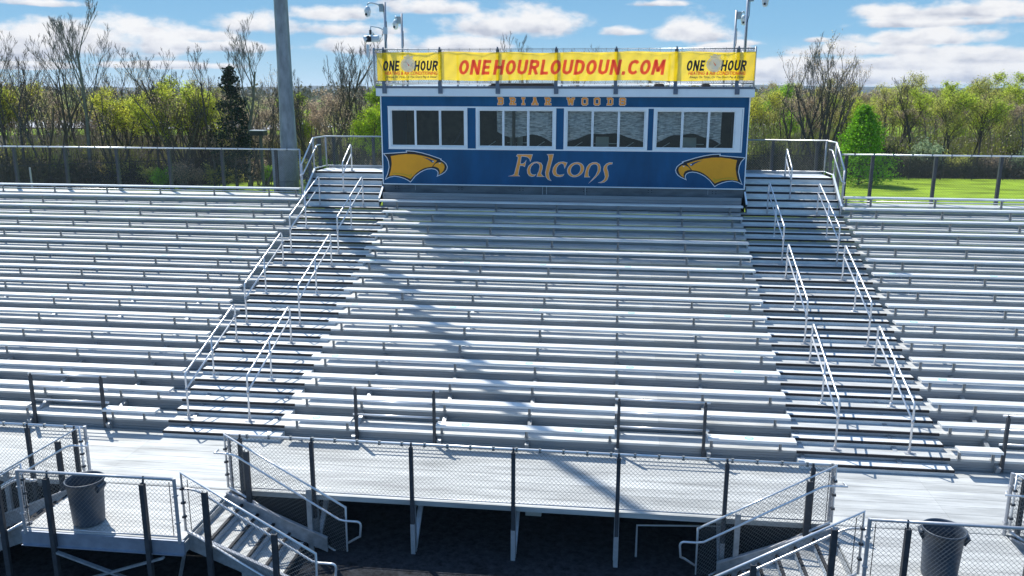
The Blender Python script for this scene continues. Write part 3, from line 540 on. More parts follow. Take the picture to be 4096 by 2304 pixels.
GL = {'B': [(0, 0, 3, 0), (0, 6, 3, 6), (.8, 0, .8, 6), (.8, 3, 3, 3), (3, 0, 3.8, .8), (3.8, .8, 3.8, 2.4), (3.8, 2.4, 3.2, 3), (3.2, 3, 3.8, 3.6), (3.8, 3.6, 3.8, 5.2), (3.8, 5.2, 3, 6)],
      'R': [(0, 6, 3, 6), (.8, 0, .8, 6), (0, 0, 1.6, 0), (.8, 2.8, 3, 2.8), (3.8, 3.4, 3.8, 5.2), (3.8, 5.2, 3, 6), (3, 2.8, 3.8, 3.4), (2.4, 2.8, 3.6, 0), (2.9, 0, 4.4, 0)],
      'I': [(0, 0, 2, 0), (0, 6, 2, 6), (1, 0, 1, 6)], 'A': [(.6, 0, 2.2, 6), (2.2, 6, 3.8, 0), (1.1, 2, 3.3, 2), (-.1, 0, 1.3, 0), (3.1, 0, 4.5, 0), (1.3, 6, 2.6, 6)],
      'W': [(.6, 6, 1.5, 0), (1.5, 0, 2.7, 5), (2.7, 5, 3.9, 0), (3.9, 0, 4.8, 6), (-.1, 6, 1.4, 6), (4, 6, 5.5, 6)],
      'O': [(.8, 0, 3, 0), (.8, 6, 3, 6), (0, .8, 0, 5.2), (3.8, .8, 3.8, 5.2), (0, .8, .8, 0), (3, 0, 3.8, .8), (0, 5.2, .8, 6), (3, 6, 3.8, 5.2)],
      'D': [(0, 0, 3, 0), (0, 6, 3, 6), (.8, 0, .8, 6), (3.8, .8, 3.8, 5.2), (3, 0, 3.8, .8), (3, 6, 3.8, 5.2)],
      'S': [(.4, 0, 3.2, 0), (.4, 6, 3.2, 6), (3.8, .7, 3.8, 2.4), (0, 3.7, 0, 5.3), (0, 3.7, .8, 3.1), (.8, 3.1, 3, 2.9), (3, 2.9, 3.8, 2.4), (3.2, 0, 3.8, .7), (.4, 6, 0, 5.3), (3.2, 6, 3.8, 5.3), (3.8, 5.3, 3.8, 4.4), (0, 1.6, 0, .6), (0, .6, .4, 0)]}
def glyph(mb, ch, x, z, sx, sz, hw, y):
    for i, (a, b, c, d) in enumerate(GL[ch]):
        p = Vector((x+a*sx, z+b*sz)); q = Vector((x+c*sx, z+d*sz)); t = (q-p).normalized(); n_ = Vector((-t.y, t.x))*hw; t = t*hw*.8; yy = y-.0004*i
        mb.poly([(v.x, yy, v.y) for v in (p-t+n_, p-t-n_, q+t-n_, q+t+n_)])
e_ = bpy.data.objects.new('school_lettering', None); COL.objects.link(e_); e_.parent = pb; ORG[e_.name] = ORG[pb.name]
for ch, px in zip('BRIARWOODS', (1010, 1093, 1176, 1246, 1335, 1486, 1588, 1671, 1758, 1843)):
    x = 2.762+(px-1005)*.004373; q = MB(); n = len(GL[ch])
    glyph(q, ch, x, 6.832, .036, .029, .035, BY-.003); glyph(q, ch, x, 6.832, .036, .029, .025, BY-.012)
    o = q.build('letter', [paint_w, oran2_m], e_)
    for i, f_ in enumerate(o.data.polygons): f_.material_index = 1 if i >= n else 0
# ================================================================ roof guard fence and banner
FY = 11.93
t = thing('roof_fence', (4.6, FY, 7.3), 'chain-link guard fence round the press box roof', 'fence')
MB().tube([(-.97, 14.9, 8.42), (-.97, FY, 8.42), (10.22, FY, 8.42), (10.22, 14.9, 8.42), (-.97, 14.9, 8.42)], .021, 8).build('top_rail', pipe_alu, t, True)
MB().tube([(-.97, 14.9, 7.44), (-.97, FY, 7.44), (10.22, FY, 7.44), (10.22, 14.9, 7.44), (-.97, 14.9, 7.44)], .019, 8).build('bottom_rail', pipe_alu, t, True)
w_ = MB(); link(w_, (-.97, FY, 7.44), (10.22, FY, 7.44), .98, .98, r=.0026); link(w_, (-.97, FY, 7.44), (-.97, 14.9, 7.44), .98, .98); link(w_, (10.22, FY, 7.44), (10.22, 14.9, 7.44), .98, .98); link(w_, (-.97, 14.9, 7.44), (10.22, 14.9, 7.44), .98, .98)
for x in (-.68, 1.04, 2.78, 4.52, 6.27, 8.0, 9.75):
    MB().box(x-.05, x+.05, FY-.055, FY-.035, 7.13, 7.5).box(x-.05, x+.05, FY+.03, FY+.05, 7.3, 8.44).box(x-.01, x+.01, FY+.05, FY+.1, 7.3, 8.44).box(x+.0, x+.08, FY-.06, FY-.012, 7.13, 7.33).box(x-.02, x+.02, FY-.03, FY+.03, 8.40, 8.48).build('post', trim_dk, t)
    MB().box(x-.03, x+.03, 14.93, 14.96, 7.3, 8.4).build('rear_post', trim_dk, t)
for x in (-.97, 10.22): MB().tube([(x, FY, 7.3), (x, FY, 8.47)], .03, 8).build('corner_post', galv, t, True)
ts = w_; x = -.85
while x < 10.1:
    for z in (8.36, 7.46): ts.tube([(x, FY-.026, z-.05), (x+.01, FY-.03, z+.085)], .006, 4)
    x += .31
ts.build('chain_link', wire_m, t)
BYF = FY-.036
def bwave(x, z): return BYF-.042-.024*math.sin(x*3.6)-.010*math.sin(x*7.1+z*5)-.007*math.sin(x*15-z*11)-.006*abs(math.sin(x*5+z*14))
bn = MB(); nx, nz = 220, 16
for i in range(nx+1):
    for j in range(nz+1):
        u = i/nx; v = j/nz; x = -.86+11.08*u; sag = .012*math.cos(x*2*PI/1.745+1.0)+.012*math.sin(x*1.1)
        z = 7.515+.012*math.sin(x*2.1)*(1-v)+(8.325+sag-7.515)*v; bn.v.append((x, bwave(x, z), z))
for i in range(nx):
    for j in range(nz): a = i*(nz+1)+j; bn.f.append((a, a+nz+1, a+nz+2, a+1))
ban = tag(bn.build('banner', ban_y, None, True, (4.6, BYF, 7.5)), 'long yellow mesh banner with red and black lettering tied to the roof fence', 'banner')
def text(body, x0, x1, z0, z1, mt, shear=.2, off=.02, lift=.004, name='lettering', pl=None):
    cu = bpy.data.curves.new('t', 'FONT'); cu.body = body; cu.size = 1; cu.shear = shear; cu.offset = off; cu.resolution_u = 3; cu.space_character = 1.02
    ob = bpy.data.objects.new('t', cu); COL.objects.link(ob); dg = bpy.context.evaluated_depsgraph_get(); dg.update()
    me = bpy.data.meshes.new_from_object(ob.evaluated_get(dg)); COL.objects.unlink(ob); bpy.data.objects.remove(ob); bpy.data.curves.remove(cu)
    b = bmesh.new(); b.from_mesh(me); bpy.data.meshes.remove(me)
    bmesh.ops.subdivide_edges(b, edges=[q for q in b.edges if q.calc_length() > .25], cuts=2); bmesh.ops.triangulate(b, faces=b.faces[:])
    xs = [v.co.x for v in b.verts]; ys = [v.co.y for v in b.verts]; mb = MB()
    for v in b.verts:
        x = x0+(v.co.x-min(xs))/(max(xs)-min(xs))*(x1-x0); z = z0+(v.co.y-min(ys))/(max(ys)-min(ys))*(z1-z0); mb.v.append((x, bwave(x, z)-lift, z))
    b.verts.index_update()
    for f_ in b.faces: mb.f.append(tuple(v.index for v in f_.verts))
    b.free(); return mb.build(name, mt, ban)
RBG = {'N': [[(.7, 0), (.7, 6)], [(.7, 6), (3.3, 0)], [(3.3, 0), (3.3, 6)]], 'E': [[(.7, 0), (.7, 6)], [(.7, 5.3), (3.2, 5.3)], [(.7, 3), (2.9, 3)], [(.7, .7), (3.2, .7)]], 'H': [[(.7, 0), (.7, 6)], [(3.3, 0), (3.3, 6)], [(.7, 3), (3.3, 3)]],
 'U': [[(.7, 6), (.7, 2), (1, 1.15), (2, .7), (3, 1.15), (3.3, 2), (3.3, 6)]], 'R': [[(.7, 0), (.7, 6)], [(.7, 5.3), (2.4, 5.3), (3.1, 4.9), (3.2, 4.2), (3.1, 3.5), (2.4, 3), (.7, 3)], [(1.9, 3), (3.4, 0)]], 'L': [[(.7, 6), (.7, 0)], [(.7, .7), (3.1, .7)]],
 'D': [[(.7, 0), (.7, 6)], [(.7, 5.3), (1.9, 5.3), (2.9, 4.8), (3.3, 3.9), (3.3, 2.1), (2.9, 1.2), (1.9, .7), (.7, .7)]], 'C': [[(3.5, 4.5), (2.9, 5.15), (2.1, 5.3), (1.2, 4.8), (.75, 3.9), (.75, 2.1), (1.2, 1.2), (2.1, .7), (2.9, .85), (3.5, 1.5)]],
 'M': [[(.6, 0), (.9, 6)], [(.9, 5.7), (2.4, 1.2)], [(2.4, 1.2), (3.9, 5.7)], [(3.9, 6), (4.2, 0)]], '.': [[(.8, 0), (.8, 1.4)]],
 'O': [[(2+1.35*math.cos(a), 3+2.32*math.sin(a)) for a in [i*PI/9 for i in range(19)]]]}
def blk(word, x0, x1, z0, z1, mt, lift=.005, hw=.6):
    adv = [{'M': 5.2, '.': 2.1, 'L': 3.7}.get(c, 4.55) for c in word]; sx = (x1-x0)/(sum(adv)+.6); sz = (z1-z0)/6; x = 0
    for c, ad in zip(word, adv):
        mb = MB()
        for si, P in enumerate(RBG[c]):
            P = [Vector(p) for p in P]; n = len(P); closed = (P[0]-P[-1]).length < 1e-4; L = []
            for i in range(n):
                a = (P[i]-P[i-1]) if i else ((P[-1]-P[-2]) if closed else P[1]-P[0]); b = (P[i+1]-P[i]) if i < n-1 else ((P[1]-P[0]) if closed else a)
                a = a.normalized(); b = b.normalized(); t = (a+b).normalized(); k = Vector((-t.y, t.x))*hw/max(.5, t.dot(a)); L.append((P[i]+k, P[i]-k))
            for i in range(n-1):
                for m_ in range(3):
                    q = [L[i][0].lerp(L[i+1][0], m_/3), L[i][1].lerp(L[i+1][1], m_/3), L[i][1].lerp(L[i+1][1], (m_+1)/3), L[i][0].lerp(L[i+1][0], (m_+1)/3)]
                    o = []
                    for v in q: X = x0+(x+v.x+v.y*.16)*sx; Z = z0+max(0, min(6, v.y))*sz; o.append((X, bwave(X, Z)-lift-.0004*si, Z))
                    mb.poly(o)
        mb.build('letter', mt, ban); x += ad
blk('ONEHOURLOUDOUN.COM', 1.60, 7.72, 7.68, 8.11, ban_r)
for xo in (0, 8.98):
    blk('ONE', -.70+xo, -.12+xo, 7.79, 8.09, ban_k); blk('HOUR', .27+xo, 1.03+xo, 7.79, 8.09, ban_k)
    text('HEATING & AIR CONDITIONING', -.63+xo, .99+xo, 7.675, 7.78, ban_o, .2, .035)
    text("Always On Time...Or You Don't Pay A Dime!", -.60+xo, .96+xo, 7.565, 7.655, ban_k, .2, .02)
    cx, cz = .10+xo, 7.97
    def disc(rx, rz, n=28, cx=cx, cz=cz): return [(cx+rx*math.cos(2*PI*i/n), cz+rz*math.sin(2*PI*i/n)) for i in range(n)]
    def bdisc(P, mt, lift, nm_):
        mb = MB(); mb.v = [(x, bwave(x, z)-lift, z) for x, z in P]+[(sum(p[0] for p in P)/len(P), 0, sum(p[1] for p in P)/len(P))]
        c = mb.v[-1]; mb.v[-1] = (c[0], bwave(c[0], c[2])-lift, c[2]); n = len(P); mb.f = [(i, (i+1) % n, n) for i in range(n)]; return mb.build(nm_, mt, ban)
    bdisc(disc(.235, .215), ban_g, .006, 'stopwatch_case'); bdisc([(cx-.13, cz+.19), (cx+.15, cz+.19), (cx+.16, cz+.26), (cx+.05, cz+.245), (cx+.03, cz+.29), (cx-.05, cz+.29), (cx-.07, cz+.245), (cx-.15, cz+.24)], ban_g, .007, 'stopwatch_crown')
    bdisc(disc(.165, .165), ban_w, .009, 'stopwatch_face'); bdisc([(cx-.055, cz+.09), (cx+.015, cz-.04), (cx+.04, cz-.02)], ban_r, .012, 'stopwatch_hand')
# ================================================================ cameras on the roof
def cpole(x, y, z1, r, label):
    t = thing('camera_pole', (x, y, 7.3), label, 'pole', 'camera poles on the press box roof')
    MB().tube([(x, y, 7.3), (x, y, z1)], r, 10).build('pole', galv_lt, t, True); MB().box(x-.08, x+.08, y-.08, y+.08, 7.301, 7.32).build('base_plate', galv, t)
    MB().tube([(x+r+.01, y-r, z1-.55), (x+r+.015, y-r, z1-1.0), (x, y-r-.012, z1-1.2), (x, y-r-.012, 7.6)], .009, 6).build('cable', black_m, t)
def ptz(x, y, z, dx, label, dy=-.25, sc=1.):
    # arm and junction box on the pole at (x, y, z), dome hanging at x+dx
    t = thing('security_camera', (x, y, z), label, 'security camera', 'dome cameras over the press box')
    s_ = 1 if dx > 0 else -1
    MB().box(x+s_*.03, x+s_*.15, y-.09, y+.04, z-.17, z+.05).build('junction_box', mat('camera_box', (.28, .34, .36), .5), t)
    q = Vector((x+dx, y+dy, z)); MB().tube([(x+s_*.14, y-.04, z-.02)]+arc((x+s_*.18, y-.05, z+.03), (q.x, q.y, z+.12), (q.x, q.y, z-.0), 6), .028*sc, 8, .022).build('arm', camw_m, t, True)
    MB().lathe([(.0, -.03), (.03, -.03), (.07, -.06), (.095, -.13), (.10, -.19), (.088, -.2), (.085, -.27), (.06, -.33), (0, -.355)], (q.x, q.y, z), 20).build('dome_housing', camw_m, t, True)
    MB().tube([(q.x-.02, q.y-.06, z-.27), (q.x-.03, q.y-.095, z-.275)], .034, 12).build('lens', black_m, t, True)
cpole(-.69, 12.3, 9.80, .042, 'thick camera pole at the front left corner of the roof')
cpole(-.79, 14.8, 9.70, .036, 'thinner camera pole at the rear left corner of the roof')
cpole(9.97, 12.3, 10.35, .042, 'thick camera pole at the front right corner of the roof')
cpole(10.0, 14.8, 9.72, .036, 'thinner camera pole at the rear right corner of the roof')
ptz(-.69, 12.3, 9.70, -.46, 'white dome camera on the upper arm of the front left roof pole')
ptz(-.79, 14.8, 9.55, -.24, 'white dome camera seen edge-on at the rear left roof pole', dy=.1)
ptz(9.97, 12.3, 9.90, .44, 'white dome camera with dark lens on the front right roof pole')
ptz(10.0, 14.8, 9.62, .26, 'white dome camera seen edge-on at the rear right roof pole', dy=.1)
t = thing('security_camera', (-.72, 12.3, 8.9), 'white two-lens camera hanging from the lower arm of the front left roof pole', 'security camera')
MB().tube([(-.69, 12.26, 8.98), (-.85, 12.2, 9.06), (-1.08, 12.1, 9.10), (-1.10, 12.1, 8.98)], .022, 8).box(-.74, -.62, 12.22, 12.3, 8.88, 9.08).build('arm', camw_m, t)
MB().box(-1.13, -1.07, 12.07, 12.13, 8.86, 8.99).build('bracket', black_m, t)
MB().tube([(-1.27, 12.02, 8.72), (-1.24, 12.02, 8.73), (-.88, 12.1, 8.74), (-.84, 12.1, 8.74)], .10, 14).build('housing', camw_m, t, True)
MB().tube([(-1.13, 11.95, 8.77), (-1.13, 11.93, 8.77)], .05, 12).tube([(-1.11, 11.95, 8.68), (-1.11, 11.93, 8.68)], .05, 12).box(-1.2, -1.04, 11.94, 11.96, 8.64, 8.80).build('lens', black_m, t)
t = thing('panel_antenna', (-1.1, 11.93, 8.35), 'small flat panel antenna on the left end of the roof rail', 'antenna')
MB().box(-1.17, -1.12, 11.85, 12.0, 8.18, 8.56).build('panel', camw_m, t); MB().tube([(-1.12, 11.93, 8.4), (-.98, 11.93, 8.4)], .012, 6).build('bracket', galv, t)
for i, (x, w, h) in enumerate(((3.4, 2.0, .10), (7.6, .3, .13), (9.0, .25, .12))):
    t = tag(MB().box(x-w/2, x+w/2, 13.0, 13.4, 7.302, 7.302+h).box(x-w/2+.03, x+w/2-.03, 13.05, 13.35, 7.302+h, 7.302+h+.05).build('roof_case', black_m, None, False, (x, 13.2, 7.3)), ('long low black case on the roof behind the banner', 'small black case on the roof behind the red M', 'small black case on the roof at the right')[i], 'case', 'cases on the press box roof')
# ================================================================ front fences of the walkway
def front_fence(x0, x1, posts, label, ends=(1, 1)):
    t = thing('front_fence', ((x0+x1)/2, 0, 0), label, 'fence', 'front fences of the walkway')
    MB().tube([(x0, 0, 1.085), (x1, 0, 1.085)], .024, 10).build('top_rail', pipe_alu, t, True)
    MB().tube([(x0, 0, .055), (x1, 0, .055)], .012, 8).build('bottom_rail', galv_lt, t, True)
    w_ = MB(); link(w_, (x0, .0, .06), (x1, .0, .06), 1.0, 1.0)
    for x in posts:
        MB().box(x-.034, x+.034, -.062, -.045, -.45, 1.03).box(x-.034, x-.022, -.045, .0, -.45, 1.03).box(x+.022, x+.034, -.045, .0, -.45, 1.03).tube([(x, -.03, 1.0), (x, -.01, 1.11)], .02, 8).build('post', steel_dk, t)
        MB().box(x-.04, x+.04, -.058, -.04, GZ, -.45).box(x-.04, x-.02, -.04, .03, GZ, -.45).build('lower_post', galv_lt, t)
    for x, f_ in ((x0, ends[0]), (x1, ends[1])):
        if f_: MB().tube([(x, 0, -.1), (x, 0, 1.11)], .03, 10).box(x-.035, x+.035, -.035, .035, .2, .24).box(x-.035, x+.035, -.035, .035, .85, .89).build('end_post', galv_lt, t)
    ts = w_; x = x0+.35
    while x < x1: ts.tube([(x, 0, 1.04), (x+.005, 0, 1.115)], .0275, 6); x += .41
    ts.build('chain_link', wire_m, t)
front_fence(-.57, 10.05, [-.35]+[.9915+1.8288*i for i in range(5)]+[9.72], 'long chain-link fence along the front of the walkway, middle')
front_fence(XL, -3.36, [-3.56]+[-4.5-1.8288*i for i in range(9)], 'chain-link fence along the front of the walkway, left of the left landing')
front_fence(12.88, XR, [13.07, 14.2]+[16+1.8288*i for i in range(5)], 'chain-link fence along the front of the walkway, right of the right landing')
# ================================================================ landings and stairs
LY = -1.80
def landing(x0, x1, a):
    t = thing('stair_landing', ((x0+x1)/2, -.9, 0), 'aluminium landing deck at the head of the two %s stairs' % a, 'landing', 'stair landings')
    d_ = MB(); n = 6; w = (-.03-LY)/n
    for i in range(n): d_.box(x0, x1, LY+i*w, LY+(i+1)*w-.006, -.045, 0)
    d_.build('deck', alu_deck, t)
    MB().box(x0-.03, x1+.03, LY-.04, LY-.003, -.26, -.01).box(x0-.03, x1+.03, LY-.08, LY-.04, -.26, -.245).build('front_beam', mat('shade_blue_beam', (.30, .33, .40), .5, .3, .2, 6), t)  # front beam tinted blue: the colour of its shade is painted in
    MB().box(x0-.03, x0, LY, -.05, -.24, -.05).box(x1, x1+.03, LY, -.05, -.24, -.05).build('side_beam', galv, t)
    px = (x0+.57, x1-.56)
    b_ = MB().beam((px[0], LY-.09, -.32), (px[1]+.2, LY-.02, -1.0), .07, .03).beam((px[0], LY-.02, -1.0), (px[1]+.25, LY-.09, -.3), .06, .03).beam((x1-.3, LY+.3, -.95), (x1-.05, LY+.1, -.3), .05, .03); b_.build('cross_brace', galv, t)
    for x in px: MB().box(x-.035, x+.035, -.3, -.23, GZ, -.05).build('rear_leg', galv, t)
    t = thing('landing_fence', ((x0+x1)/2, LY, 0), 'low chain-link fence along the front edge of the %s stair landing' % a, 'fence', 'front fences of the landings')
    MB().tube([(x0+.04, LY-.03, 1.08), (x1-.04, LY-.03, 1.08)], .025, 10).build('top_rail', galv_lt, t, True)
    MB().tube([(x0+.04, LY-.03, .06), (x1-.04, LY-.03, .06)], .014, 8).build('bottom_rail', galv_lt, t, True)
    for x in (x0+.04, x1-.04): MB().tube([(x, LY-.03, -.05), (x, LY-.03, 1.10)], .03, 10).box(x-.034, x+.034, LY-.064, LY+.004, .3, .33).box(x-.034, x+.034, LY-.064, LY+.004, .78, .81).build('end_post', galv_lt, t)
    w_ = MB(); link(w_, (x0+.05, LY-.03, .065), (x1-.05, LY-.03, .065), .99, .99); w_.build('chain_link', wire_m, t)
    for x in px: MB().box(x-.038, x+.038, LY-.125, LY-.11, GZ, 1.0).box(x-.038, x-.026, LY-.11, LY-.045, GZ, 1.0).box(x+.026, x+.038, LY-.11, LY-.045, GZ, 1.0).tube([(x, LY-.06, .98), (x, LY-.03, 1.11)], .018, 8).build('post', steel_dk, t)
    for x in (x0+.13, x1-.13): MB().tube([(x, LY-.03, .08), (x, LY-.03, 1.03)], .007, 5).build('tension_bar', steel_dk, t)
landing(-3.40, -.60, 'left'); landing(10.07, 12.9, 'right')
def stair(xs, s, label):
    """stair going down from x = xs in direction s (1 = towards +x)"""
    t = thing('stair', (xs, -.9, GZ), label, 'stairs', 'stairs down from the landings')
    y0, y1 = -1.60, -.20; go, ri = .29, .172
    for i in range(1, 7):
        a = xs+s*(i-1)*go; b = a+s*go*1.08; z = -ri*i
        if z-.05 < GZ: break
        x0, x1 = min(a, b), max(a, b)
        tr_ = MB().box(x0, x1, y0, y1, z-.035, z).build('tread', alu_deck, t)
        xe = b; q0, q1 = min(xe-s*.05, xe), max(xe-s*.05, xe); MB().box(q0, q1, y0+.002, y1-.002, z-.03, z+.004).build('nosing', nose_m, tr_)
        MB().box(min(a, a+s*.02), max(a, a+s*.02), y0, y1, z+.012, z+ri-.05).build('riser', mat('stair_riser', (.42, .48, .55), .5, .3, .2, 4), tr_)
    xe = xs+s*1.86
    for y in (y0-.03, y1+.0):
        q = MB(); a, b = xs, xe
        for yy in (y, y+.03): q.poly([(a, yy, -.28), (b, yy, GZ+.02), (b, yy, GZ+.28), (a, yy, .02)] if (yy == y) == (s > 0) else [(a, yy, .02), (b, yy, GZ+.28), (b, yy, GZ+.02), (a, yy, -.28)])
        q.poly([(a, y, .02), (b, y, GZ+.28), (b, y+.03, GZ+.28), (a, y+.03, .02)]).poly([(b, y, GZ+.02), (b, y+.03, GZ+.02), (b, y+.03, GZ+.28), (b, y, GZ+.28)])
        q.build('stringer', galv, t)
        MB().beam((xs, y+.015, .035), (xe, y+.015, GZ+.295), .06, .025).build('stringer_cap', galv_lt, t)
    m_ = .593
    for yy, nmn in ((-.10, 'far'), (-1.68, 'near')):
        xa, xb = xs+s*.0, xs+s*2.2
        zt = lambda x: 1.135-m_*abs(x-xs)
        g_ = MB().tube([(xa, yy, .10), (xa, yy, 1.13), (xb, yy, zt(xb)), (xb, yy, zt(xb)-1.02), (xa+s*.02, yy, .10)], .024, 10)
        g_.build('guard_frame', pipe_alu, t, True)
        w_ = MB(); link(w_, (xa, yy, .11), (xb, yy, .11-m_*2.2), 1.0, 1.0, r=.0027); w_.build('chain_link', wire_m, t)
        yi = yy-.09 if yy > -1 else yy+.09
        he = xb
        path = [(xa-s*.13, yy, .83), (xa-s*.17, yi, .80)]+arc((xa+s*.05, yi, .80), (xa+s*.2, yi, .80), (xa+s*.33, yi, .71), 4)+[(he-s*.10, yi, -.37), (he+s*.02, yi, -.39), (he+s*.22, yi, -.39)]+arc((he+s*.24, yi, -.39), (he+s*.30, yi, -.40), (he+s*.30, yi, -.47), 3)+[(he+s*.28, yi, -.68), (he+s*.2, yy, -.76), (he+s*.02, yy, -.88)]
        MB().tube(path, .0205, 10).build('handrail', pipe_alu, t, True)
        for dx in (.42, 1.55):
            x = xs+s*dx; yo = yy-.035 if yy > -1 else yy-.05
            MB().box(x-.045, x+.045, yo-.06, yo-.045, GZ, zt(x)-.03).box(x-.045, x-.03, yo-.045, yo, GZ, zt(x)-.03).box(x+.03, x+.045, yo-.045, yo, GZ, zt(x)-.03).build('post', steel_dk if dx < 1 or yy < -1 else galv, t)
        b_ = MB()
        for f_ in (.25, .5, .75): z = .1+f_*1.0; b_.box(xa-.03, xa+.03, yy-.03, yy+.03, z-.018, z+.018)
        b_.tube([(xa+s*.1, yy, .12), (xa+s*.1, yy, 1.02)], .007, 5); b_.build('tension_bar', steel_dk, t)
stair(-.60, 1, 'stair with chain-link sides running down to the right from the left landing')
stair(-3.40, -1, 'stair with chain-link sides running down to the left from the left landing')
stair(10.07, -1, 'stair with chain-link sides running down to the left from the right landing')
stair(12.9, 1, 'stair with chain-link sides running down to the right from the right landing')
# ================================================================ trash cans
def can(x, y, label, ang):
    t = thing('trash_can', (x, y, 0), label, 'trash can', 'trash cans on the landings')
    MB().lathe([(0, .012), (.235, .012), (.245, .02), (.252, .05), (.275, .5), (.288, .70), (.296, .71), (.30, .76), (.313, .762), (.318, .79), (.306, .80), (.292, .792), (.285, .74), (.268, .5), (.24, .04), (0, .035)], (x, y, 0), 40).build('barrel', can_m, t, True)
    for k in (0, 1):
        a = ang+k*PI; c, s_ = math.cos(a), math.sin(a); px, py = x+c*.31, y+s_*.31; tx, ty = -s_*.1, c*.1
        MB().beam((px-c*.03, py-s_*.03, .745), (px+c*.035, py+s_*.035, .70), .19, .03).beam((px+c*.03, py+s_*.03, .71), (px-c*.03, py-s_*.03, .60), .15, .028).build('handle', can_m, t, True)
    MB().lathe([(.2, .03), (.235, .028)], (x, y, .01), 24).build('bottom_inside', can_m, t)
can(-2.47, -1.43, 'grey plastic barrel trash can behind the fence of the left landing', -.1)
can(11.33, -1.42, 'grey plastic barrel trash can behind the fence of the right landing', 2.9)
# things standing under the walkway
t = thing('pipe_barrier', (7.3, .7, GZ), 'low white pipe barrier in the shade under the walkway', 'barrier')
MB().tube([(6.85, .35, GZ), (6.85, .35, -.42), (8.4, .5, -.42), (8.4, .5, GZ)], .02, 8).build('frame', pipe_alu, t)
t = thing('electrical_box', (4.95, .5, -.3), 'pale metal box hung under the walkway beside a support leg', 'electrical box')
MB().box(4.83, 5.12, .35, .6, -.36, -.10).build('box', mat('pale_box', (.42, .42, .38), .6, 0, .1, 5), t); MB().box(4.81, 5.14, .33, .62, -.10, -.085).build('lid', galv_lt, t)
# ================================================================ stadium light pole
t = thing('light_pole', (-4.45, 13.5, GZ), 'tall grey tapered stadium light pole on a concrete base behind the stand', 'light pole')
MB().lathe([(.30, 0), (.27, 6.5), (.235, 8), (.18, 18), (.13, 28), (0, 28)], (-4.40, 13.5, GZ), 20).build('pole', pole_m, t, True)
b_ = MB(); c = Vector((-4.53, 13.36)); hx_ = .30
P8 = [(c.x-.34, c.y-.2), (c.x+.13, c.y-.36), (c.x+.33, c.y-.1), (c.x+.33, c.y+.36), (c.x-.2, c.y+.36), (c.x-.34, c.y+.1)]
for z0, z1 in ((GZ, 4.28), (4.295, 5.32)):
    n = len(P8)
    b_.poly([(x, y, z0) for x, y in P8][::-1]).poly([(x, y, z1) for x, y in P8])
    for i in range(n): q, r_ = P8[i], P8[(i+1) % n]; b_.poly([(q[0], q[1], z0), (r_[0], r_[1], z0), (r_[0], r_[1], z1), (q[0], q[1], z1)])
b_.build('concrete_base', conc_m, t)
t = thing('area_light', (-12.3, 30, GZ), 'dark shoebox floodlight on a thin post beyond the left fence', 'street lamp')
MB().box(-12.9, -12.15, 29.8, 30.3, 4.92, 5.16).build('lamp_head', black_m, t); MB().box(-12.92, -12.13, 29.78, 30.32, 5.16, 5.2).build('lit_lamp_top', galv_lt, t)  # pale top plate: the sunlit upper edge is put into its colour
MB().box(-12.45, -12.33, 29.95, 30.07, GZ, 4.92).build('post', steel_dk, t)
t = thing('small_post', (-12.9, 13.3, 3), 'short white stake top seen behind the left fence', 'post')
MB().tube([(-13.6, 13.3, GZ), (-13.6, 13.3, 4.62)], .03, 8).build('stake', galv_lt, t)
# black perimeter fences at the edge of the woods
def perim(P, label, h=2.4, step=3.0):
    t = thing('perimeter_fence', (*P[0], GZ), label, 'fence', 'black fences at the edge of the woods')
    for (a, b) in zip(P[:-1], P[1:]):
        a = Vector(a); b = Vector(b); L_ = (b-a).length; n = int(L_/step)
        for i in range(n+1): p = a+(b-a)*i/n; MB().tube([(p.x, p.y, GZ), (p.x, p.y, GZ+h)], .04, 5).build('post', wire_bk, t)
        MB().tube([(a.x, a.y, GZ+h-.03), (b.x, b.y, GZ+h-.03)], .03, 5).tube([(a.x, a.y, GZ+h*.5), (b.x, b.y, GZ+h*.5)], .02, 5).build('rail', wire_bk, t)
        w_ = MB(); link(w_, (a.x, a.y, GZ+.05), (b.x, b.y, GZ+.05), h-.1, h-.1, pitch=.30, r=.009); w_.build('chain_link', wire_bk, t)
perim([(-54.1, 44.7), (-42.1, 49.3), (-35.0, 55.0)], 'black chain-link fence at the foot of the woods, far left')
perim([(-35.0, 55.0), (-31.3, 58.6), (-26.3, 64.3), (-8.0, 68.0)], 'black chain-link fence at the edge of the lawn, left of the press box')
perim([(14, 71), (60, 76)], 'black chain-link fence at the far edge of the lawn, right side')

# ================================================================ woods
bark_d = mat('bark_dark', (.105, .09, .075), .9, 0, .35, 3, spec=.15)
bark_g = mat('bark_grey', (.19, .18, .165), .9, 0, .35, 3, spec=.15)
bark_p = mat('bark_pale', (.36, .335, .30), .9, 0, .3, 3, spec=.15)
lf = {
 'yellow': mat('leaf_yellow_green', (.54, .60, .07), .6, 0, 0, trans=.62, island=.5, spec=.2),
 'lime': mat('leaf_lime', (.36, .54, .03), .6, 0, 0, trans=.5, island=.5, spec=.2),
 'olive': mat('leaf_olive', (.52, .51, .13), .6, 0, 0, trans=.62, island=.55, spec=.2),
 'tan': mat('bud_tan', (.46, .36, .24), .7, 0, 0, trans=.62, island=.5, spec=.2),
 'green': mat('leaf_green', (.20, .40, .015), .6, 0, 0, trans=.5, island=.5, spec=.2),
 'dark': mat('needle_dark', (.016, .032, .018), .8, 0, 0, trans=.1, island=.5, spec=.1),
 'pale': mat('leaf_pale', (.34, .42, .22), .6, 0, 0, trans=.4, island=.4, spec=.2)}
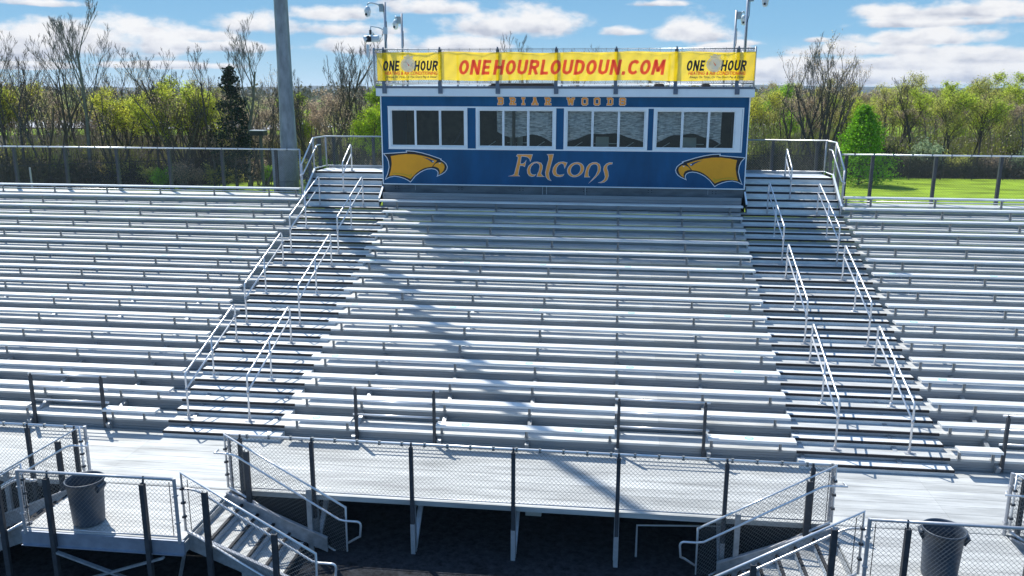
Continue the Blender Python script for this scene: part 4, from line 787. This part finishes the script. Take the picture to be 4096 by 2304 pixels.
def leaf(mb, p, s, rr):
    a = Vector((rr.gauss(0, 1), rr.gauss(0, 1), rr.gauss(0, 1))).normalized(); b = a.cross(Vector((rr.gauss(0, 1), rr.gauss(0, 1), rr.gauss(0, 1)))).normalized()
    o = len(mb.v); a = a*s; b = b*s*.62
    mb.v += [tuple(p-a), tuple(p+b), tuple(p+a), tuple(p-b)]; mb.f.append((o, o+1, o+2, o+3))
def twig(mb, a, b, r0, r1, n=3): mb.tube([a, b], r0, n, r1, False)
def make_tree(seed, H, trunk=.35, spread=.5, r0=.16, levels=4, kids=4, nl=3, ls=.11, up=.35, minr=.014, fork=0, first=.3):
    rr = random.Random(seed); tb = MB(); cb = MB(); tips = []
    def grow(p, d, L, r, lv):
        n = 4 if lv < 2 else 3; pts = [p]; q = p; dd = d.copy()
        for i in range(n):
            dd = (dd + Vector((rr.gauss(0, .12), rr.gauss(0, .12), rr.gauss(0, .07)+up*.12))).normalized(); q = q+dd*L/n; pts.append(q)
        tb.tube(pts, r, 6 if lv == 0 else (4 if lv == 1 else 3), max(minr*.6, r*.45), False)
        if lv >= levels-1 or (lv >= levels-2 and rr.random() < .5): tips.extend(pts[1:])
        if lv >= levels: return
        K = kids+(2 if lv == 0 else 0)
        for i in range(K):
            f = (first if lv == 0 else .25)+(1-(first if lv == 0 else .25))*(i+rr.random()*.8)/K; j = min(n-1, int(f*n)); b = pts[j].lerp(pts[j+1], f*n-j if f < 1 else 1)
            ax = Vector((math.cos(a0 := rr.random()*2*PI), math.sin(a0), 0)); dn = (dd*(1-spread)+ax*spread*(1.1 if lv else .8)+Vector((0, 0, up*.5))).normalized()
            grow(b, dn, L*(.62 if lv else .5)*(1.15-.5*f)*rr.uniform(.75, 1.15), max(minr, r*(.5 if lv else .42)*(1.1-.4*f)), lv+1)
    if fork:
        for i in range(fork):
            a = 2*PI*i/fork+rr.random(); grow(Vector((math.cos(a)*.1, math.sin(a)*.1, 0)), Vector((math.cos(a)*.28, math.sin(a)*.28, 1)).normalized(), H*rr.uniform(.55, .75), r0*.75, 1)
    else: grow(Vector((0, 0, 0)), Vector((rr.gauss(0, .05), rr.gauss(0, .05), 1)).normalized(), H*.78, r0, 0)
    for t_ in tips:
        for _ in range(nl): leaf(cb, t_+Vector((rr.gauss(0, .22), rr.gauss(0, .22), rr.gauss(0, .2))), ls*rr.uniform(.6, 1.4), rr)
    return tb, cb
def conical(seed, H, rad, n, ls, power=.8, base=.1):
    rr = random.Random(seed); tb = MB(); cb = MB(); tb.tube([(0, 0, 0), (0, 0, H*.95)], .12, 6, .02)
    cl = []
    for i in range(int(n/26)):
        z = base+(1-base)*rr.random()**.9; a = rr.random()*2*PI; R_ = rad*(1-z)**power*rr.uniform(.8, 1.12)*(1+.12*math.sin(a*3+z*9)); rho = R_*math.sqrt(rr.uniform(.25, 1))
        cl.append((Vector((rho*math.cos(a), rho*math.sin(a), z*H)), .16+.22*R_/rad))
    for c, s in cl:
        if rr.random() < .4: twig(tb, (0, 0, max(.1, c.z-.5)), tuple(c), .03, .012)
        for _ in range(26): leaf(cb, c+Vector((rr.gauss(0, s), rr.gauss(0, s), rr.gauss(0, s*.7))), ls*rr.uniform(.6, 1.4), rr)
    return tb, cb
PT = {}
def proto(key, pair, bark, leafm):
    tb, cb = pair
    def me(nm_, mb, mt):
        m_ = bpy.data.meshes.new(nm_); m_.from_pydata(mb.v, [], mb.f); m_.materials.append(mt); m_.update(); return m_
    PT[key] = (me('trunk', tb, bark), me('crown', cb, leafm) if cb.v else None)
for i in range(2):
    proto('bare%d' % i, make_tree(11+i, 14, r0=.18, levels=5, kids=4, nl=0, spread=.36, up=.55, minr=.011, first=.42), bark_g, lf['tan'])
    proto('thin%d' % i, make_tree(21+i, 13, r0=.13, levels=5, kids=3, nl=0, spread=.38, up=.55, ls=.05, minr=.012, first=.25), bark_d, lf['olive'])
    proto('forked%d' % i, make_tree(31+i, 12.5, r0=.16, levels=5, kids=3, nl=1, ls=.05, spread=.38, up=.6, fork=4, minr=.011), bark_d, lf['tan'])
    proto('olive%d' % i, make_tree(41+i, 10.5, r0=.14, levels=4, kids=4, nl=3, ls=.065, spread=.5, up=.4), bark_d, lf['olive'])
    proto('yellow%d' % i, make_tree(51+i, 10.5, r0=.13, levels=4, kids=5, nl=2, ls=.075, spread=.52, up=.35), bark_d, lf['yellow'])
    proto('lime%d' % i, make_tree(61+i, 10, r0=.13, levels=4, kids=5, nl=3, ls=.08, spread=.5, up=.35), bark_d, lf['lime'])
    proto('tan%d' % i, make_tree(71+i, 10, r0=.13, levels=4, kids=4, nl=2, ls=.075, spread=.52, up=.35), bark_g, lf['tan'])
proto('shrub0', make_tree(81, 3.2, r0=.06, levels=3, kids=4, nl=5, ls=.09, spread=.6, up=.3, fork=6, minr=.012), bark_g, lf['olive'])
proto('shrub1', make_tree(82, 3.0, r0=.06, levels=3, kids=4, nl=6, ls=.09, spread=.6, up=.3, fork=6, minr=.012), bark_g, lf['pale'])
proto('shrub2', make_tree(83, 3.0, r0=.05, levels=3, kids=5, nl=2, ls=.06, spread=.6, up=.3, fork=6, minr=.014), bark_g, lf['tan'])
proto('shrub3', make_tree(84, 3.2, r0=.06, levels=3, kids=4, nl=6, ls=.10, spread=.6, up=.3, fork=6, minr=.012), bark_d, lf['green'])
proto('pear', conical(91, 7.3, 3.3, 13000, .095, .68, .06), bark_d, lf['green'])
proto('cedar', conical(92, 10.5, 2.3, 4200, .12, .75, .12), bark_d, lf['dark'])
DESC = {'bare': 'tall bare pale-barked tree', 'thin': 'slender dark nearly leafless tree', 'forked': 'many-stemmed dark bare tree', 'olive': 'half-leafed olive tree', 'yellow': 'yellow-green budding tree', 'lime': 'bright lime-green leafing tree', 'tan': 'brownish budding tree', 'shrub0': 'olive shrub', 'shrub1': 'pale green shrub', 'shrub2': 'leafless brown shrub', 'shrub3': 'green shrub'}
TL = []
def put(key, sx, y, h=1., label=None):
    """sx: bearing given as picture column of its foot; y: depth"""
    lo_, hi_ = -400., 400.
    for _ in range(50):
        md = (lo_+hi_)/2
        if imx(md, y, GZ) < sx: lo_ = md
        else: hi_ = md
    TL.append((key, (lo_+hi_)/2, y, h, sx, label))
rw = random.Random(5)
# named trees of the left woods
put('bare0', 362, 56, 1.08, 'tall bare pale tree standing highest above the left woods')
put('bare1', 1000, 58, .93, 'tall bare tree just left of the light pole, above the dark evergreen')
put('cedar', 950, 55, .98, 'narrow dark evergreen left of the light pole')
put('thin0', 40, 55, .98); put('thin1', 120, 54, 1.02); put('forked0', 200, 55, 1.0); put('thin0', 290, 57, .95); put('forked1', 480, 57, .92); put('thin1', 560, 60, .85)
put('thin0', 640, 58, .88); put('forked0', 730, 57, .92); put('thin1', 790, 59, 1.02); put('thin0', 860, 57, .9); put('forked1', 1065, 60, .9); put('thin1', 1290, 62, 1.12); put('thin0', 1400, 62, .92); put('forked0', 1480, 64, .85)
for x in range(-330, 1640, 62):
    k = rw.choice(['yellow0', 'yellow1', 'olive0', 'olive1', 'tan1', 'tan0', 'tan1', 'forked1', 'thin1', 'tan0'])
    put(k, x+rw.uniform(-20, 20), rw.uniform(60, 80), rw.uniform(.72, .98)*(1.0 if x < 300 or x > 1200 else .92))
for x in range(-160, 1560, 58):
    put(rw.choice(['thin0', 'thin1', 'thin0', 'forked0', 'forked1']), x+rw.uniform(-25, 25), rw.uniform(57, 66), rw.uniform(.66, .92)*(1.08 if x < 330 else .95))
for x in (90, 700, 770, 830, 560): put('yellow%d' % (x % 2), x, rw.uniform(57, 62), rw.uniform(.8, .95))
put('lime0', 1470, 60, .85); put('lime1', 1520, 58, .72); put('lime1', 1240, 66, .8)
# right woods
put('pear', 3432, 68, .98, 'dense bright green rounded tree alone at the edge of the lawn')
put('forked0', 3300, 82, 1.12); put('forked1', 3180, 84, 1.0); put('bare1', 3645, 84, .0001)
TL.pop()
put('forked1', 3265, 80, 1.22, 'dark many-stemmed bare tree right of the press box')
put('bare1', 3215, 84, .92, 'bare tree with a broken dark top right of the press box')
put('bare0', 3350, 95, .82); put('olive1', 3900, 84, .95); put('thin1', 3640, 88, .85)
for x in range(3020, 4480, 66):
    for row in range(2):
        k = rw.choice(['yellow0', 'yellow1', 'olive0', 'olive1', 'tan0', 'tan1', 'lime0', 'olive0', 'tan1'])
        if x > 3900 and row: k = rw.choice(['yellow0', 'lime1', 'yellow1'])
        put(k, x+rw.uniform(-22, 22), (rw.uniform(82, 94), rw.uniform(98, 125))[row], rw.uniform(.8, .95)*(.95, 1.08)[row])
# trees whose tips show over the banner
for x, h in ((1960, 1.12), (2050, 1.0), (2110, 1.2), (2180, 1.1), (2290, 1.12), (2430, 1.08), (2600, .95), (2800, .9)): put(rw.choice(['thin0', 'thin1', 'forked0']), x, rw.uniform(62, 68), h*.82)
# shrubs at the edge
for x in range(-100, 1500, 75): put('shrub%d' % rw.choice((0, 2, 2, 0, 3)), x+rw.uniform(-25, 25), 54.5+max(0, (x-700)/90)+rw.uniform(0, 2), rw.uniform(.6, .95))
for x in range(3330, 4450, 85): put('shrub%d' % rw.choice((0, 1, 2, 2, 3)), x+rw.uniform(-25, 25), rw.uniform(77, 80), rw.uniform(.7, 1.1))
put('shrub1', 3720, 79, 1.35, 'largest pale green shrub at the far edge of the lawn')
TL.sort(key=lambda t: t[4]); CNT = {}
for key, x, y, h, sx, label in TL:
    kk = key if key.startswith('shrub') else key.rstrip('01'); zone = 'left woods' if sx < 1560 else 'behind press box' if sx < 3000 else 'right woods'
    CNT[(kk, zone)] = CNT.get((kk, zone), 0)+1
    if not label: label = '%s, %s such from the left, %s' % (DESC[kk], ordn(CNT[(kk, zone)]), zone)
    sh_ = kk.startswith('shrub'); nm_ = 'shrub' if sh_ else ('evergreen_tree' if kk == 'cedar' else 'tree')
    t = bpy.data.objects.new(nm_, None); COL.objects.link(t); t.location = (x, y, GZ-.05); tag(t, label, 'shrub' if sh_ else 'tree', ('shrubs' if sh_ else 'trees')+' of the '+zone if 'woods' in zone else 'trees behind the press box')
    t.rotation_euler = (0, 0, rw.uniform(0, 6.28)); t.scale = (h, h, h)
    for part, me in zip(('trunk', 'crown'), PT[key]):
        if me: o = bpy.data.objects.new(part, me); COL.objects.link(o); o.parent = t
# undergrowth at the foot of the woods
def thicket(name, segs, n, hgt, mats_, label, seed, ls=.10):
    rr = random.Random(seed); mb = MB(); cc = Vector(); ch_ = 1.
    for _ in range(n):
        a, b, dp = rr.choice(segs); f = rr.random(); c = Vector((a[0]+(b[0]-a[0])*f, a[1]+(b[1]-a[1])*f+rr.random()**1.5*dp, GZ))
        hh = hgt*(.55+.45*math.sin(c.x*.7+math.sin(c.x*.23)*3)*.6+rr.uniform(-.1, .25))
        if _ % 26 == 0: cc, ch_ = c, hh*rr.uniform(.45, 1.15)
        z = ch_*min(1, abs(rr.gauss(.55, .3))); wv = .35+.55*(1-z/max(.1, ch_))
        p = cc+Vector((rr.gauss(0, wv), rr.gauss(0, wv), z)); leaf(mb, p, ls*rr.uniform(.6, 1.5), rr)
        if rr.random() < .16:
            q = c+Vector((rr.gauss(0, .5), rr.gauss(0, .4), hh*rr.uniform(.7, 1.25))); twig(mb, tuple(c), tuple(q), .016, .008)
    return tag(mb.build(name, mats_), label, 'undergrowth', kind='stuff')
u1 = mat('undergrowth_dark', (.050, .052, .028), .9, 0, .75, .55, spec=.1, island=.6, trans=.15)
u2 = mat('undergrowth_brown', (.115, .095, .068), .9, 0, .6, .6, spec=.1, island=.6, trans=.15)
segL = [((-42.1, 49.9), (-35.0, 55.6), 8), ((-35.0, 55.6), (-31.3, 59.2), 8), ((-31.3, 59.2), (-26.3, 64.89999999999999), 8), ((-48.1, 51.9), (-42.1, 49.9), 8), ((-26.3, 64.89999999999999), (-4, 69.89999999999999), 8)]
segR = [((14, 73), (60, 78), 9)]
thicket('thicket', segL, 34000, 3.0, u1, 'dense dark thicket along the foot of the left woods', 3)
thicket('thicket', segL, 15000, 3.6, u2, 'tangle of brown twigs at the foot of the left woods', 4, .07)
thicket('thicket', segR, 24000, 3.0, u1, 'dense dark thicket along the far edge of the lawn', 5)
thicket('thicket', segR, 15000, 3.5, u2, 'tangle of brown twigs along the far edge of the lawn', 6, .08)
u3 = mat('understorey_olive', (.48, .50, .09), .8, 0, .65, .35, spec=.1, island=.55, trans=.35)
u4 = mat('understorey_tan', (.46, .40, .29), .8, 0, .6, .4, spec=.1, island=.5, trans=.25)
thicket('understorey', [((-42.1, 54.3), (-35.0, 60.0), 20), ((-35.0, 60.0), (-31.3, 63.6), 20), ((-31.3, 63.6), (-26.3, 69.3), 20), ((-48.1, 56.3), (-42.1, 54.3), 20), ((-26.3, 69.3), (-4, 74.3), 20)], 46000, 4.2, u3, 'olive understorey filling the left woods below the crowns', 13, .085)
thicket('understorey', [((-42.1, 55.3), (-35.0, 61.0), 20), ((-35.0, 61.0), (-31.3, 64.6), 20), ((-31.3, 64.6), (-26.3, 70.3), 20), ((-48.1, 57.3), (-42.1, 55.3), 20), ((-26.3, 70.3), (-4, 75.3), 20)], 34000, 5.5, u4, 'brown twiggy understorey filling the left woods', 14, .075)
thicket('understorey', [((18, 82), (90, 88), 30)], 60000, 5.2, u3, 'olive understorey filling the right woods below the crowns', 15, .095)
thicket('understorey', [((18, 83), (90, 89), 30)], 36000, 5.8, u4, 'brown twiggy understorey filling the right woods', 16, .09)
# woodland beyond, reads as one mass
def farwood(name, y0, y1, x0, x1, n, h0, h1, mt, label, seed, ls):
    rr = random.Random(seed); mb = MB()
    for _ in range(n):
        y = rr.uniform(y0, y1); x = rr.uniform(x0, x1)*(y/y0); H_ = rr.uniform(h0, h1)*(1+.15*math.sin(x*.05)); rc = H_*.28; k = 22
        for _ in range(k):
            v = Vector((rr.gauss(0, 1), rr.gauss(0, 1), rr.gauss(0, 1))).normalized()*rr.uniform(.5, 1)
            leaf(mb, Vector((x+v.x*rc, y+v.y*rc, GZ+H_*.62+v.z*H_*.38)), ls*rr.uniform(.6, 1.4), rr)
        if rr.random() < .6: twig(mb, (x, y, GZ), (x+rr.gauss(0, .5), y, GZ+H_*rr.uniform(.8, 1.08)), .12, .03)
    return tag(mb.build(name, mt), label, 'woodland', kind='stuff')
farwood('distant_woodland', 130, 165, -150, -14, 420, 6, 8.2, mat('far_olive', (.36, .36, .12), .9, 0, .5, .06, island=.4, trans=.3), 'olive woodland beyond the first trees on the left', 7, .42)
farwood('distant_woodland', 222, 400, -330, 60, 800, 8, 11, mat('far_brown', (.19, .17, .12), .9, 0, .5, .03, island=.4, trans=.2), 'brown woodland far behind on the left', 8, .7)
farwood('distant_woodland', 130, 210, 20, 110, 700, 7, 8.6, mat('far_yellow', (.42, .46, .08), .9, 0, .55, .05, island=.4, trans=.4), 'yellow-green woodland beyond the first trees on the right', 9, .45)
farwood('distant_woodland', 230, 420, 20, 230, 800, 8, 10.5, mat('far_mixed', (.24, .23, .12), .9, 0, .6, .03, island=.4, trans=.2), 'brown and green woodland far behind on the right', 10, .7)
farwood('distant_woodland', 500, 1100, -600, 600, 900, 9, 13, mat('far_dark', (.11, .13, .08), .9, 0, .5, .01, island=.3, trans=.1), 'dark woodland reaching to the horizon', 12, 1.9)

# ================================================================ air
hm_ = bpy.data.materials.new('haze'); hm_.use_nodes = True; n = hm_.node_tree.nodes; n.clear()
v_ = n.new('ShaderNodeVolumePrincipled'); v_.inputs['Color'].default_value = (.80, .88, 1, 1); v_.inputs['Density'].default_value = .00016; v_.inputs['Anisotropy'].default_value = .3
hm_.node_tree.links.new(v_.outputs[0], n.new('ShaderNodeOutputMaterial').inputs['Volume'])
tag(MB().box(-5400, 5400, -70, 6100, GZ-1.5, 48).build('haze', hm_), 'thin pale air over the distance', 'haze', kind='stuff')
